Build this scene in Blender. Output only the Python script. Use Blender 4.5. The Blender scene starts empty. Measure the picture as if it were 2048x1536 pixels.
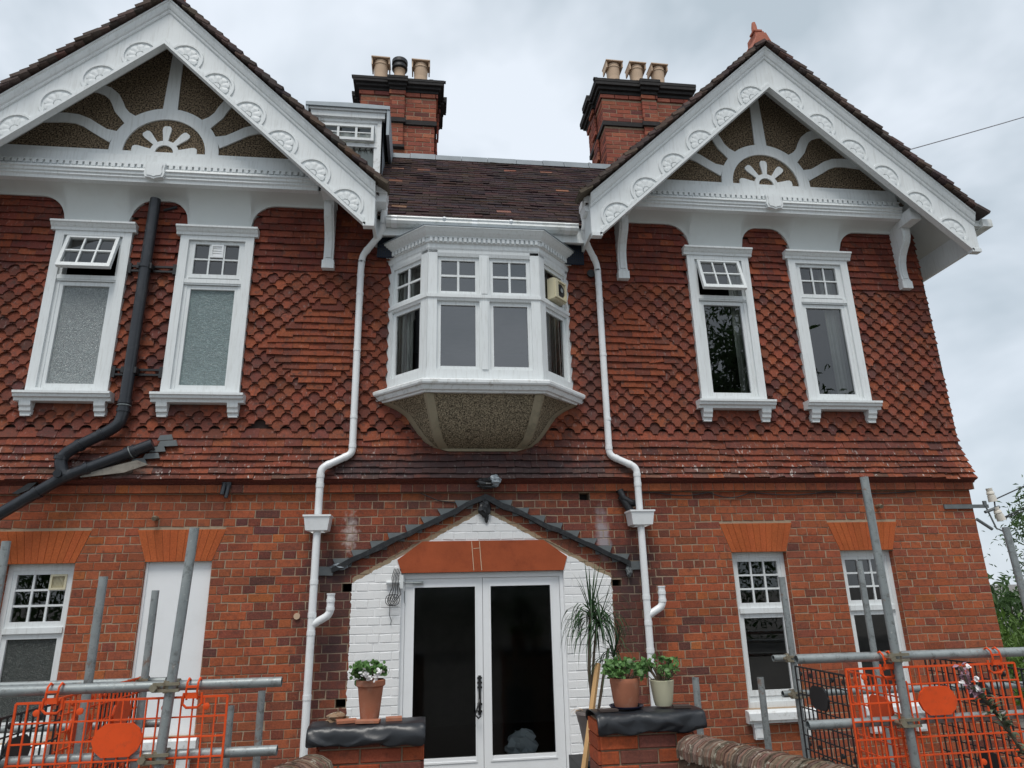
import bpy, math, random
import numpy as np
from mathutils import Vector, Matrix, Euler

random.seed(11); np.random.seed(11)
R = math.radians
scene = bpy.context.scene
COL = scene.collection

# ------------------------------------------------------------------ camera
cam_d = bpy.data.cameras.new('camera'); cam = bpy.data.objects.new('camera', cam_d); COL.objects.link(cam)
scene.camera = cam
cam_d.sensor_width = 36.0; cam_d.lens = 1362.0 / 2048 * 36.0
cam_d.clip_start = 0.05; cam_d.clip_end = 3000
CAM = Vector((-0.57, -6.70, 1.617))
_y, _p, _r = R(7.41), R(17.06), R(-1.337)
fwd = Vector((math.sin(_y)*math.cos(_p), math.cos(_y)*math.cos(_p), math.sin(_p)))
rgt = Vector((math.cos(_y), -math.sin(_y), 0)); upv = rgt.cross(fwd)
r2 = rgt*math.cos(_r) + upv*math.sin(_r); u2 = -rgt*math.sin(_r) + upv*math.cos(_r)
cam.matrix_world = Matrix(((r2.x, u2.x, -fwd.x, CAM.x), (r2.y, u2.y, -fwd.y, CAM.y), (r2.z, u2.z, -fwd.z, CAM.z), (0, 0, 0, 1)))

# ------------------------------------------------------------------ sky, sun, exposure
SUN_EL, SUN_AZ = R(64), R(198)          # azimuth clockwise from +Y: behind the camera, a little to the left
CLOUD_LOW, CLOUD_HIGH = (0.345, 0.40, 0.445), (0.575, 0.62, 0.675)
world = bpy.data.worlds.new('World'); scene.world = world; world.use_nodes = True
wn, wl = world.node_tree.nodes, world.node_tree.links
wn.clear()
w_out = wn.new('ShaderNodeOutputWorld'); w_sky = wn.new('ShaderNodeTexSky'); w_sky.sky_type = 'NISHITA'
w_sky.sun_disc = False; w_sky.sun_elevation = SUN_EL; w_sky.sun_rotation = SUN_AZ
w_bs = wn.new('ShaderNodeBackground'); w_bs.inputs[1].default_value = 0.07; wl.new(w_sky.outputs[0], w_bs.inputs[0])
w_tc = wn.new('ShaderNodeTexCoord'); w_map = wn.new('ShaderNodeMapping'); wl.new(w_tc.outputs['Generated'], w_map.inputs[0])
w_map.inputs['Scale'].default_value = (1.0, 1.0, 1.7); w_map.inputs['Location'].default_value = (2.3, 0.4, 1.1)
w_n = wn.new('ShaderNodeTexNoise'); w_n.inputs['Scale'].default_value = 2.1; w_n.inputs['Detail'].default_value = 5; w_n.inputs['Roughness'].default_value = 0.52; w_n.inputs['Distortion'].default_value = 0.35
wl.new(w_map.outputs[0], w_n.inputs['Vector'])
w_cr = wn.new('ShaderNodeValToRGB'); wl.new(w_n.outputs['Fac'], w_cr.inputs[0])
w_cr.color_ramp.elements[0].position = 0.40; w_cr.color_ramp.elements[0].color = (*CLOUD_LOW, 1)
w_cr.color_ramp.elements[1].position = 0.60; w_cr.color_ramp.elements[1].color = (*CLOUD_HIGH, 1)
w_bc = wn.new('ShaderNodeBackground'); wl.new(w_cr.outputs[0], w_bc.inputs[0]); w_bc.inputs[1].default_value = 1.0
w_mx = wn.new('ShaderNodeMixShader'); w_mx.inputs[0].default_value = 0.9
wl.new(w_bs.outputs[0], w_mx.inputs[1]); wl.new(w_bc.outputs[0], w_mx.inputs[2]); wl.new(w_mx.outputs[0], w_out.inputs[0])
sun_d = bpy.data.lights.new('sun', 'SUN'); sun_d.energy = 1.5; sun_d.angle = R(24); sun_d.color = (1.0, 0.96, 0.9)
sun = bpy.data.objects.new('sun', sun_d); COL.objects.link(sun)
sd = Vector((math.sin(SUN_AZ)*math.cos(SUN_EL), math.cos(SUN_AZ)*math.cos(SUN_EL), math.sin(SUN_EL)))
sun.rotation_euler = (-sd).to_track_quat('-Z', 'Y').to_euler()
vs = scene.view_settings; vs.view_transform = 'Standard'; vs.look = 'None'; vs.exposure = 0.64; vs.gamma = 1.0; vs.use_curve_mapping = False
scene.render.engine = 'CYCLES'
scene.cycles.max_bounces = 8; scene.cycles.transparent_max_bounces = 12; scene.cycles.diffuse_bounces = 3; scene.cycles.glossy_bounces = 3

# ------------------------------------------------------------------ node helper
class NT:
    def __init__(s, name):
        s.m = bpy.data.materials.new(name); s.m.use_nodes = True
        s.n, s.l = s.m.node_tree.nodes, s.m.node_tree.links; s.n.clear()
        s.out = s.n.new('ShaderNodeOutputMaterial'); s._pos = None
    def node(s, t, **k):
        n = s.n.new(t)
        for a, b in k.items(): setattr(n, a, b)
        return n
    def put(s, sock, v):
        if hasattr(v, 'is_output'): s.l.new(v, sock)
        elif isinstance(v, (tuple, list)) and len(v) == 3 and sock.type == 'RGBA': sock.default_value = (*v, 1)
        else: sock.default_value = v
    def math(s, op, a, b=0.0, c=None, clamp=False):
        n = s.node('ShaderNodeMath', operation=op, use_clamp=clamp); s.put(n.inputs[0], a); s.put(n.inputs[1], b)
        if c is not None: s.put(n.inputs[2], c)
        return n.outputs[0]
    def mix(s, f, a, b, mode='MIX'):
        n = s.node('ShaderNodeMix', data_type='RGBA', blend_type=mode); s.put(n.inputs[0], f); s.put(n.inputs[6], a); s.put(n.inputs[7], b)
        return n.outputs[2]
    def pos(s):
        if s._pos is None:
            g = s.node('ShaderNodeNewGeometry'); s._pos = g.outputs['Position']
            x = s.node('ShaderNodeSeparateXYZ'); s.l.new(s._pos, x.inputs[0]); s.xyz = x.outputs
        return s._pos
    def noise(s, scale, detail=3, rough=0.55, vec=None, dist=0.0):
        n = s.node('ShaderNodeTexNoise'); n.inputs['Scale'].default_value = scale; n.inputs['Detail'].default_value = detail
        n.inputs['Roughness'].default_value = rough; n.inputs['Distortion'].default_value = dist
        s.l.new(vec if vec is not None else s.pos(), n.inputs['Vector']); return n.outputs['Fac']
    def ramp(s, f, lo, hi, a=0.0, b=1.0):
        n = s.node('ShaderNodeMapRange', clamp=True); s.put(n.inputs[0], f)
        for i, v in enumerate((lo, hi, a, b)): n.inputs[i+1].default_value = v
        return n.outputs[0]
    def scalevec(s, sc):
        n = s.node('ShaderNodeMapping'); s.l.new(s.pos(), n.inputs[0]); n.inputs['Scale'].default_value = sc; return n.outputs[0]
    def bump(s, h, strength=0.4, dist=0.003):
        n = s.node('ShaderNodeBump'); n.inputs['Strength'].default_value = strength; n.inputs['Distance'].default_value = dist
        s.put(n.inputs['Height'], h); return n.outputs[0]
    def bsdf(s, col, rough=0.6, metal=0.0, spec=0.5, normal=None, **extra):
        b = s.node('ShaderNodeBsdfPrincipled'); s.put(b.inputs['Base Color'], col); s.put(b.inputs['Roughness'], rough)
        b.inputs['Metallic'].default_value = metal; b.inputs['Specular IOR Level'].default_value = spec
        if normal is not None: s.l.new(normal, b.inputs['Normal'])
        for k, v in extra.items(): s.put(b.inputs[k], v)
        return b.outputs[0]
    def done(s, shader): s.l.new(shader, s.out.inputs[0]); return s.m

def stain(t, x, z, rx, rz, lo=0.35, hi=1.0, nscale=9):
    t.pos(); dx = t.math('DIVIDE', t.math('SUBTRACT', t.xyz[0], x), rx); dz = t.math('DIVIDE', t.math('SUBTRACT', t.xyz[2], z), rz)
    d = t.math('SQRT', t.math('ADD', t.math('MULTIPLY', dx, dx), t.math('MULTIPLY', dz, dz)))
    d = t.math('ADD', d, t.math('MULTIPLY', t.math('SUBTRACT', t.noise(nscale, 4), 0.5), 1.3))
    return t.ramp(d, lo, hi, 1.0, 0.0)

def piece_material(name, src, family):
    """Fired clay pieces: src 'attr' reads the face colour, 'obj' the object colour."""
    t = NT(name); t.pos()
    if src == 'attr':
        a = t.node('ShaderNodeAttribute', attribute_name='tone'); c = a.outputs['Color']
    else:
        a = t.node('ShaderNodeObjectInfo'); c = a.outputs['Color']
    n1 = t.noise(70, 5, 0.65); n2 = t.noise(22, 4, 0.6); n3 = t.noise(3.2, 3)
    c = t.mix(t.ramp(n1, 0.45, 0.85, 0.0, 0.4), c, (0.42, 0.15, 0.08), 'MIX') if family == 'brick' else c
    c = t.mix(1.0, c, t.mix(n1, (0.45, 0.45, 0.45), (1.5, 1.5, 1.5)), 'MULTIPLY')
    c = t.mix(t.ramp(n2, 0.50, 0.72, 0, {'tile': .85, 'brick': .6, 'plain': .45, 'roof': .4, 'rubbed': .12}[family]), c, (0.075, 0.048, 0.042))
    c = t.mix(1.0, c, t.mix(n3, (0.72, 0.72, 0.74), (1.22, 1.2, 1.18)), 'MULTIPLY')
    if family == 'brick':
        c = t.mix(t.ramp(t.noise(1.3, 4, 0.6), 0.45, 0.7, 0, 0.35), c, (0.13, 0.055, 0.04)); c = t.mix(t.ramp(t.noise(34, 3, 0.7, t.scalevec((1, 1, 1.6))), 0.66, 0.74, 0, 0.35), c, (0.45, 0.33, 0.24))
    rough = 0.88
    if family == 'tile':                                   # lichen and lime splashes, darker band under the drip of the bay
        sp = t.noise(26, 4, 0.65, t.scalevec((1.5, 1, 0.5)))
        low = t.ramp(t.xyz[2], 3.15, 2.75, 0.0, 1.0)
        c = t.mix(t.math('MULTIPLY', t.ramp(sp, 0.60, 0.68), t.math('ADD', 0.14, t.math('MULTIPLY', low, 0.7))), c, (0.58, 0.53, 0.49))
        dk = t.math('MAXIMUM', stain(t, 0.05, 2.78, 1.5, 0.24, 0.5, 1.2), stain(t, -1.2, 2.8, 0.4, 0.18))
        c = t.mix(t.math('MULTIPLY', dk, 0.8), c, (0.05, 0.04, 0.042))
        c = t.mix(t.math('MULTIPLY', stain(t, 1.15, 3.9, 0.16, 0.9), 0.45), c, (0.07, 0.05, 0.05))
        c = t.mix(t.math('MULTIPLY', stain(t, -3.45, 2.80, 0.45, 0.10), 0.7), c, (0.32, 0.29, 0.26))
    if family == 'brick':                                  # soot from the lost porch, lime wash streak, white and buff paint left on the wall
        sx = t.math('ABSOLUTE', t.math('ADD', t.xyz[0], 0.005))
        for q in ((1.40, 1.45, 0.34, 0.95), (-1.42, 1.4, 0.36, 1.0), (-1.42, 1.85, 0.34, 0.2), (1.45, 1.78, 0.3, 0.35), (0.0, 2.45, 1.1, 0.22)):
            c = t.mix(t.math('MULTIPLY', stain(t, *q), 0.6), c, (0.05, 0.04, 0.042))
        c = t.mix(t.math('MULTIPLY', stain(t, 1.17, 2.15, 0.11, 0.36, 0.3, 0.8), 0.6), c, (0.42, 0.42, 0.45))
        c = t.mix(t.math('MULTIPLY', stain(t, -1.27, 2.2, 0.14, 0.36, 0.0, 0.6, 26), 0.7), c, (0.6, 0.55, 0.52))
        line = t.math('SUBTRACT', 2.398, t.math('MULTIPLY', sx, 0.528))
        wob = t.math('MULTIPLY', t.math('SUBTRACT', t.noise(18, 3), 0.5), 0.05)
        over = t.math('SUBTRACT', t.math('ADD', t.xyz[2], wob), line)
        ins = t.math('LESS_THAN', t.math('ADD', sx, wob), 1.232)
        buff = t.math('MULTIPLY', ins, t.math('LESS_THAN', over, 0.035))
        white = t.math('MULTIPLY', ins, t.math('LESS_THAN', over, -0.01))
        c = t.mix(t.math('MULTIPLY', buff, 0.75), c, (0.40, 0.33, 0.22))
        c = t.mix(t.math('MULTIPLY', white, 0.97), c, t.mix(t.ramp(t.noise(6, 4), .35, .75), (0.80, 0.81, 0.81), (0.85, 0.85, 0.845)))
    bmp = t.bump(t.math('ADD', n1, t.math('MULTIPLY', t.noise(230, 3), 0.6)), 0.5, 0.004)
    return t.done(t.bsdf(c, rough, spec=0.12, normal=bmp))

def simple(name, col, rough=0.6, metal=0.0, spec=0.5, var=0.15, nscale=8, dirt=None, dirt_amt=0.0, bump=0.0, bscale=80, dscale=12, **extra):
    t = NT(name); t.pos()
    n = t.noise(nscale, 4)
    c = t.mix(1.0, col, t.mix(n, (1-var,)*3, (1+var,)*3), 'MULTIPLY')
    if dirt: c = t.mix(t.ramp(t.noise(dscale, 6, 0.7), 0.52, 0.72, 0, dirt_amt), c, dirt)
    nm = t.bump(t.noise(bscale, 4), bump, 0.004) if bump else None
    return t.done(t.bsdf(c, rough, metal, spec, nm, **extra))

def glass_material(name, ior=2.0, tint=(0.86, 0.9, 0.9), rough=0.0):
    t = NT(name)
    f = t.node('ShaderNodeFresnel'); f.inputs[0].default_value = ior
    tr = t.node('ShaderNodeBsdfTransparent'); tr.inputs[0].default_value = (*tint, 1)
    g = t.node('ShaderNodeBsdfGlossy'); g.inputs['Roughness'].default_value = rough; g.inputs[0].default_value = (0.97, 0.98, 0.98, 1)
    t.pos(); wob = t.bump(t.noise(2.5, 1), 0.035, 0.02); t.l.new(wob, g.inputs['Normal'])
    m = t.node('ShaderNodeMixShader'); t.l.new(f.outputs[0], m.inputs[0]); t.l.new(tr.outputs[0], m.inputs[1]); t.l.new(g.outputs[0], m.inputs[2])
    return t.done(m.outputs[0])

def obscured_material(name, col, scale=42, squash=1.0, amount=1.0):
    t = NT(name); v = t.scalevec((1, 1, squash))
    n = t.noise(scale, 4, 0.6, v, 1.5)
    c = t.mix(t.ramp(n, 0.38, 0.62), tuple(x*0.68 for x in col), tuple(min(1, x*1.3) for x in col))
    return t.done(t.bsdf(c, 0.12, spec=0.8, normal=t.bump(n, amount, 0.02)))

M = {}
M['brick'] = piece_material('brick_wall_clay', 'attr', 'brick'); M['brick_one'] = piece_material('brick_clay_single', 'obj', 'brick')
M['tile'] = piece_material('tile_clay', 'attr', 'tile'); M['tile_one'] = piece_material('tile_clay_single', 'obj', 'tile')
M['rooftile'] = piece_material('roof_tile_clay', 'attr', 'roof'); M['rooftile_one'] = piece_material('roof_tile_single', 'obj', 'roof')
M['plainbrick'] = piece_material('plain_brick', 'attr', 'plain'); M['plainbrick_one'] = piece_material('plain_brick_single', 'obj', 'plain')
def mortar_material():
    t = NT('mortar'); t.pos()
    c = t.mix(t.noise(30, 4), (0.26, 0.19, 0.135), (0.45, 0.35, 0.25))
    sx = t.math('ABSOLUTE', t.math('ADD', t.xyz[0], 0.005))
    for q in ((1.42, 1.55, 0.22, 0.75), (-1.42, 1.5, 0.24, 0.85)):
        c = t.mix(t.math('MULTIPLY', stain(t, *q), 0.5), c, (0.1, 0.085, 0.075))
    line = t.math('SUBTRACT', 2.398, t.math('MULTIPLY', sx, 0.528))
    w = t.math('MULTIPLY', t.math('LESS_THAN', sx, 1.232), t.math('LESS_THAN', t.math('SUBTRACT', t.xyz[2], line), -0.01))
    c = t.mix(w, c, (0.84, 0.84, 0.84))
    return t.done(t.bsdf(c, 0.95, spec=0.1, normal=t.bump(t.noise(160, 3), 0.4, 0.004)))
M['mortar'] = mortar_material(); M['piermortar'] = simple('brown_mortar', (0.30, 0.22, 0.15), 0.95, var=.3, nscale=30)
def painted_timber(name, col, streak):
    t = NT(name); t.pos(); c = t.mix(t.noise(4, 4), tuple(x*.95 for x in col), tuple(x*1.04 for x in col))
    c = t.mix(t.ramp(t.noise(7, 5, 0.65, t.scalevec((7, 7, .55))), 0.50, 0.74, 0, streak), c, (0.40, 0.40, 0.37)); c = t.mix(t.ramp(t.noise(55, 5, 0.7), 0.66, 0.72, 0, streak*.9), c, (0.33, 0.31, 0.28))
    return t.done(t.bsdf(c, 0.45, spec=0.4, normal=t.bump(t.noise(26, 4, .6, t.scalevec((1, 1, 1))), 0.12, 0.006)))
M['white'] = painted_timber('white_gloss_paint', (0.73, 0.76, 0.765), 0.38)
M['litwhite'] = simple('brightened_white_paint', (0.82, 0.835, 0.845), 0.35, var=0.03, nscale=4, dirt=(0.6, 0.6, 0.58), dirt_amt=0.15, dscale=6)  # door and panel white, lower facade's extra brightness put into the colour
M['oldwhite'] = simple('flaking_white_paint', (0.74, 0.765, 0.77), 0.5, var=0.06, nscale=9, dirt=(0.30, 0.28, 0.23), dirt_amt=0.7, dscale=14, bump=0.25, bscale=60)
M['cove'] = simple('white_painted_plaster', (0.62, 0.65, 0.64), 0.7, var=0.05, nscale=3, dirt=(0.5, 0.5, 0.47), dirt_amt=0.3, dscale=3.5, bump=0.1, bscale=30)
M['pvc'] = simple('white_plastic_pipe', (0.80, 0.82, 0.83), 0.3, var=0.03, dirt=(0.5, 0.5, 0.46), dirt_amt=0.3, dscale=7)
M['gutter'] = simple('weathered_white_gutter', (0.72, 0.74, 0.73), 0.4, var=0.08, dirt=(0.3, 0.32, 0.27), dirt_amt=0.7, dscale=9)
M['lead'] = simple('lead_sheet', (0.27, 0.31, 0.34), 0.55, metal=0.25, var=0.25, nscale=7, bump=0.3, bscale=14)
M['leadgrey'] = simple('slate_grey_step', (0.13, 0.145, 0.15), 0.6, var=0.3, nscale=12)
M['bitumen'] = simple('black_bitumen', (0.012, 0.013, 0.015), 0.38, var=0.4, nscale=14, dirt=(0.12, 0.12, 0.12), dirt_amt=0.35, dscale=16, bump=0.6, bscale=26)
M['soil'] = simple('black_plastic_pipe', (0.018, 0.021, 0.027), 0.33, var=0.2, dirt=(0.09, 0.09, 0.09), dirt_amt=0.35, dscale=10)
M['iron'] = simple('black_iron', (0.012, 0.012, 0.013), 0.45, var=0.2)
M['roughcast'] = None
def roughcast(name, a, b, scale):
    t = NT(name); t.pos()
    n = t.noise(scale, 3, 0.75); n2 = t.noise(3, 2)
    c = t.mix(t.ramp(n, 0.40, 0.64), a, b); c = t.mix(1.0, c, t.mix(n2, (0.8,)*3, (1.2,)*3), 'MULTIPLY')
    return t.done(t.bsdf(c, 0.95, spec=0.15, normal=t.bump(n, 1.0, 0.012)))
M['roughcast'] = roughcast('brown_roughcast', (0.012, 0.011, 0.011), (0.37, 0.28, 0.185), 60)
M['pebble'] = roughcast('buff_pebbledash', (0.06, 0.048, 0.034), (0.46, 0.38, 0.26), 80)
M['render'] = simple('grey_buff_render', (0.30, 0.255, 0.175), 0.9, var=0.2, nscale=6, dirt=(0.08, 0.08, 0.05), dirt_amt=0.6, dscale=6, bump=0.3)
M['redpaint'] = simple('brick_red_masonry_paint', (0.345, 0.08, 0.031), 0.75, spec=.2, var=0.28, nscale=5, dirt=(0.20, 0.045, 0.022), dirt_amt=0.6, dscale=6, bump=0.3, bscale=40)
M['rubbed_one'] = piece_material('rubbed_orange_brick', 'obj', 'rubbed')
M['glass'] = glass_material('window_glass', 1.9); M['bayglass'] = glass_material('bay_window_glass', 2.35); M['doorglass'] = glass_material('door_glass', 1.42, (0.8, 0.84, 0.84), 0.07)
M['obsA'] = obscured_material('dimpled_obscured_glass', (0.33, 0.365, 0.37), 75); M['obsB'] = obscured_material('rippled_obscured_glass', (0.26, 0.335, 0.34), 42, 3.2)
M['obsC'] = obscured_material('dark_obscured_glass', (0.05, 0.06, 0.055), 60)
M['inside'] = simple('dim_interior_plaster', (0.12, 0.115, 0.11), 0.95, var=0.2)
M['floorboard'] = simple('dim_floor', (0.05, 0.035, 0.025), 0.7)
M['curtain'] = simple('pale_net_curtain', (0.62, 0.62, 0.56), 0.9, var=0.08, nscale=20)
M['cream'] = simple('cream_plastic', (0.62, 0.57, 0.40), 0.5, var=0.05)
M['galv'] = simple('galvanised_tube', (0.30, 0.33, 0.33), 0.48, metal=0.4, var=0.28, nscale=9, dirt=(0.12, 0.12, 0.11), dirt_amt=0.65, dscale=22, bump=0.1, bscale=60)
def tube_material():
    t = NT('scaffold_tube_steel'); t.pos(); n = t.noise(9, 4); c = t.mix(n, (0.20, 0.225, 0.23), (0.37, 0.40, 0.40))
    c = t.mix(t.ramp(t.noise(26, 5, .7), 0.52, 0.68, 0, .7), c, (0.11, 0.11, 0.105)); c = t.mix(t.ramp(t.noise(5.5, 5, .75), 0.60, 0.68, 0, .75), c, (0.24, 0.13, 0.085)); c = t.mix(t.ramp(t.noise(60, 3, .6), 0.66, 0.70, 0, .6), c, (0.55, 0.55, 0.52))
    return t.done(t.bsdf(c, t.ramp(n, .3, .7, .38, .62), 0.35, 0.4, t.bump(t.noise(50, 3), .15, .004)))
M['tube'] = tube_material()
M['rusty'] = simple('worn_coupler_steel', (0.30, 0.27, 0.2), 0.5, metal=0.6, var=0.35, nscale=40, dirt=(0.12, 0.06, 0.03), dirt_amt=0.7, dscale=30)
M['orange'] = simple('orange_plastic', (0.74, 0.085, 0.016), 0.5, spec=.3, var=0.18, nscale=9, dirt=(0.30, 0.06, 0.03), dirt_amt=0.45, dscale=20)
M['black'] = simple('black_plastic', (0.012, 0.013, 0.015), 0.5, var=0.2)
M['sheet'] = simple('black_polythene', (0.016, 0.018, 0.022), 0.36, spec=.5, var=0.25, nscale=10, bump=0.15, bscale=30)
M['terracotta'] = simple('terracotta', (0.36, 0.135, 0.075), 0.85, var=0.18, nscale=14, dirt=(0.42, 0.30, 0.23), dirt_amt=0.45, dscale=9)
M['redterra'] = simple('orange_red_terracotta', (0.40, 0.13, 0.08), 0.8, var=0.15, nscale=8)
M['buffpot'] = simple('buff_chimney_pot', (0.55, 0.40, 0.28), 0.85, var=0.1, nscale=8)
M['creampot'] = simple('cream_glazed_pot', (0.52, 0.50, 0.36), 0.4, var=0.06)
M['greypot'] = simple('grey_plastic_pot', (0.22, 0.19, 0.18), 0.6, var=0.1)
M['navy'] = simple('navy_glazed_saucer', (0.015, 0.02, 0.05), 0.3)
M['wood'] = simple('pale_timber', (0.50, 0.30, 0.13), 0.7, var=0.2, nscale=9)
M['soot'] = simple('soot_black_masonry', (0.028, 0.026, 0.026), 0.95, var=0.5, nscale=16, bump=0.6, bscale=40)
M['darkwood'] = simple('dark_stained_timber', (0.05, 0.035, 0.03), 0.8)
M['bluemesh'] = simple('dark_blue_vent_mesh', (0.012, 0.025, 0.055), 0.8)
M['soil_earth'] = simple('potting_earth', (0.03, 0.022, 0.015), 0.95)
M['ceramic'] = simple('off_white_porcelain', (0.66, 0.62, 0.55), 0.25, var=0.1)
M['cable'] = simple('dark_cable', (0.03, 0.03, 0.032), 0.6)
M['greycable'] = simple('grey_aerial_wire', (0.30, 0.30, 0.33), 0.6)
M['flower'] = simple('white_petals', (0.80, 0.78, 0.78), 0.6, var=0.08)
M['pinkflower'] = simple('mauve_bracts', (0.34, 0.20, 0.25), 0.7, var=0.3, nscale=30)
M['cloth'] = simple('pale_grey_dust_sheet', (0.45, 0.48, 0.50), 0.8, var=0.1)
M['mossy'] = piece_material('coping_tile_clay', 'obj', 'plain')
def mossy_wall():
    t = NT('lichened_wall'); t.pos(); n = t.noise(26, 6, 0.7); n2 = t.noise(48, 4, 0.6)
    c = t.mix(n, (0.03, 0.024, 0.02), (0.16, 0.10, 0.07)); c = t.mix(t.ramp(n2, 0.60, 0.66), c, (0.42, 0.40, 0.34))
    return t.done(t.bsdf(c, 0.95, spec=0.1, normal=t.bump(n, 0.9, 0.01)))
M['mossywall'] = mossy_wall()
def coping_material():
    t = NT('lichened_coping_tile'); t.pos(); o = t.node('ShaderNodeObjectInfo')
    n = t.noise(60, 5, 0.7); c = t.mix(1.0, o.outputs['Color'], t.mix(n, (0.5,)*3, (1.4,)*3), 'MULTIPLY')
    c = t.mix(t.ramp(t.noise(24, 4, 0.6), 0.58, 0.66), c, (0.36, 0.33, 0.27)); c = t.mix(t.ramp(t.noise(15, 4), 0.55, 0.7, 0, .8), c, (0.05, 0.042, 0.03))
    return t.done(t.bsdf(c, 0.95, spec=0.1, normal=t.bump(n, 0.8, 0.006)))
M['coping'] = coping_material()
def leaf_material(name, a, b, nscale=2.0):
    t = NT(name); t.pos(); c = t.mix(t.ramp(t.noise(nscale, 4), 0.35, 0.65), a, b); c = t.mix(t.ramp(t.noise(45, 2), .35, .65), c, tuple(x*1.6 for x in b))
    p = t.bsdf(c, 0.5, spec=0.4); tr = t.node('ShaderNodeBsdfTranslucent'); t.put(tr.inputs[0], c)
    m = t.node('ShaderNodeMixShader'); m.inputs[0].default_value = 0.3; t.l.new(p, m.inputs[1]); t.l.new(tr.outputs[0], m.inputs[2]); return t.done(m.outputs[0])
M['leafTree'] = leaf_material('tree_leaf', (0.022, 0.045, 0.018), (0.06, 0.11, 0.035)); M['leafHedge'] = leaf_material('hedge_leaf', (0.03, 0.06, 0.018), (0.085, 0.15, 0.03))
M['leafGer'] = leaf_material('geranium_leaf', (0.04, 0.09, 0.03), (0.10, 0.20, 0.06), 20); M['leafDrac'] = leaf_material('dracaena_leaf', (0.012, 0.03, 0.014), (0.035, 0.075, 0.03), 12)
M['leafGrey'] = leaf_material('acanthus_leaf', (0.05, 0.07, 0.04), (0.13, 0.16, 0.10), 18)
M['stem'] = simple('woody_stem', (0.13, 0.10, 0.07), 0.9, var=0.3, nscale=30); M['bark'] = simple('bark', (0.06, 0.05, 0.04), 0.95, var=0.4, nscale=12, bump=0.7, bscale=20)
M['ground'] = simple('worn_gravel_and_tarmac', (0.16, 0.15, 0.14), 0.95, var=0.35, nscale=1.5, dirt=(0.09, 0.1, 0.06), dirt_amt=0.6, dscale=0.6, bump=0.5, bscale=30)

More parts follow.
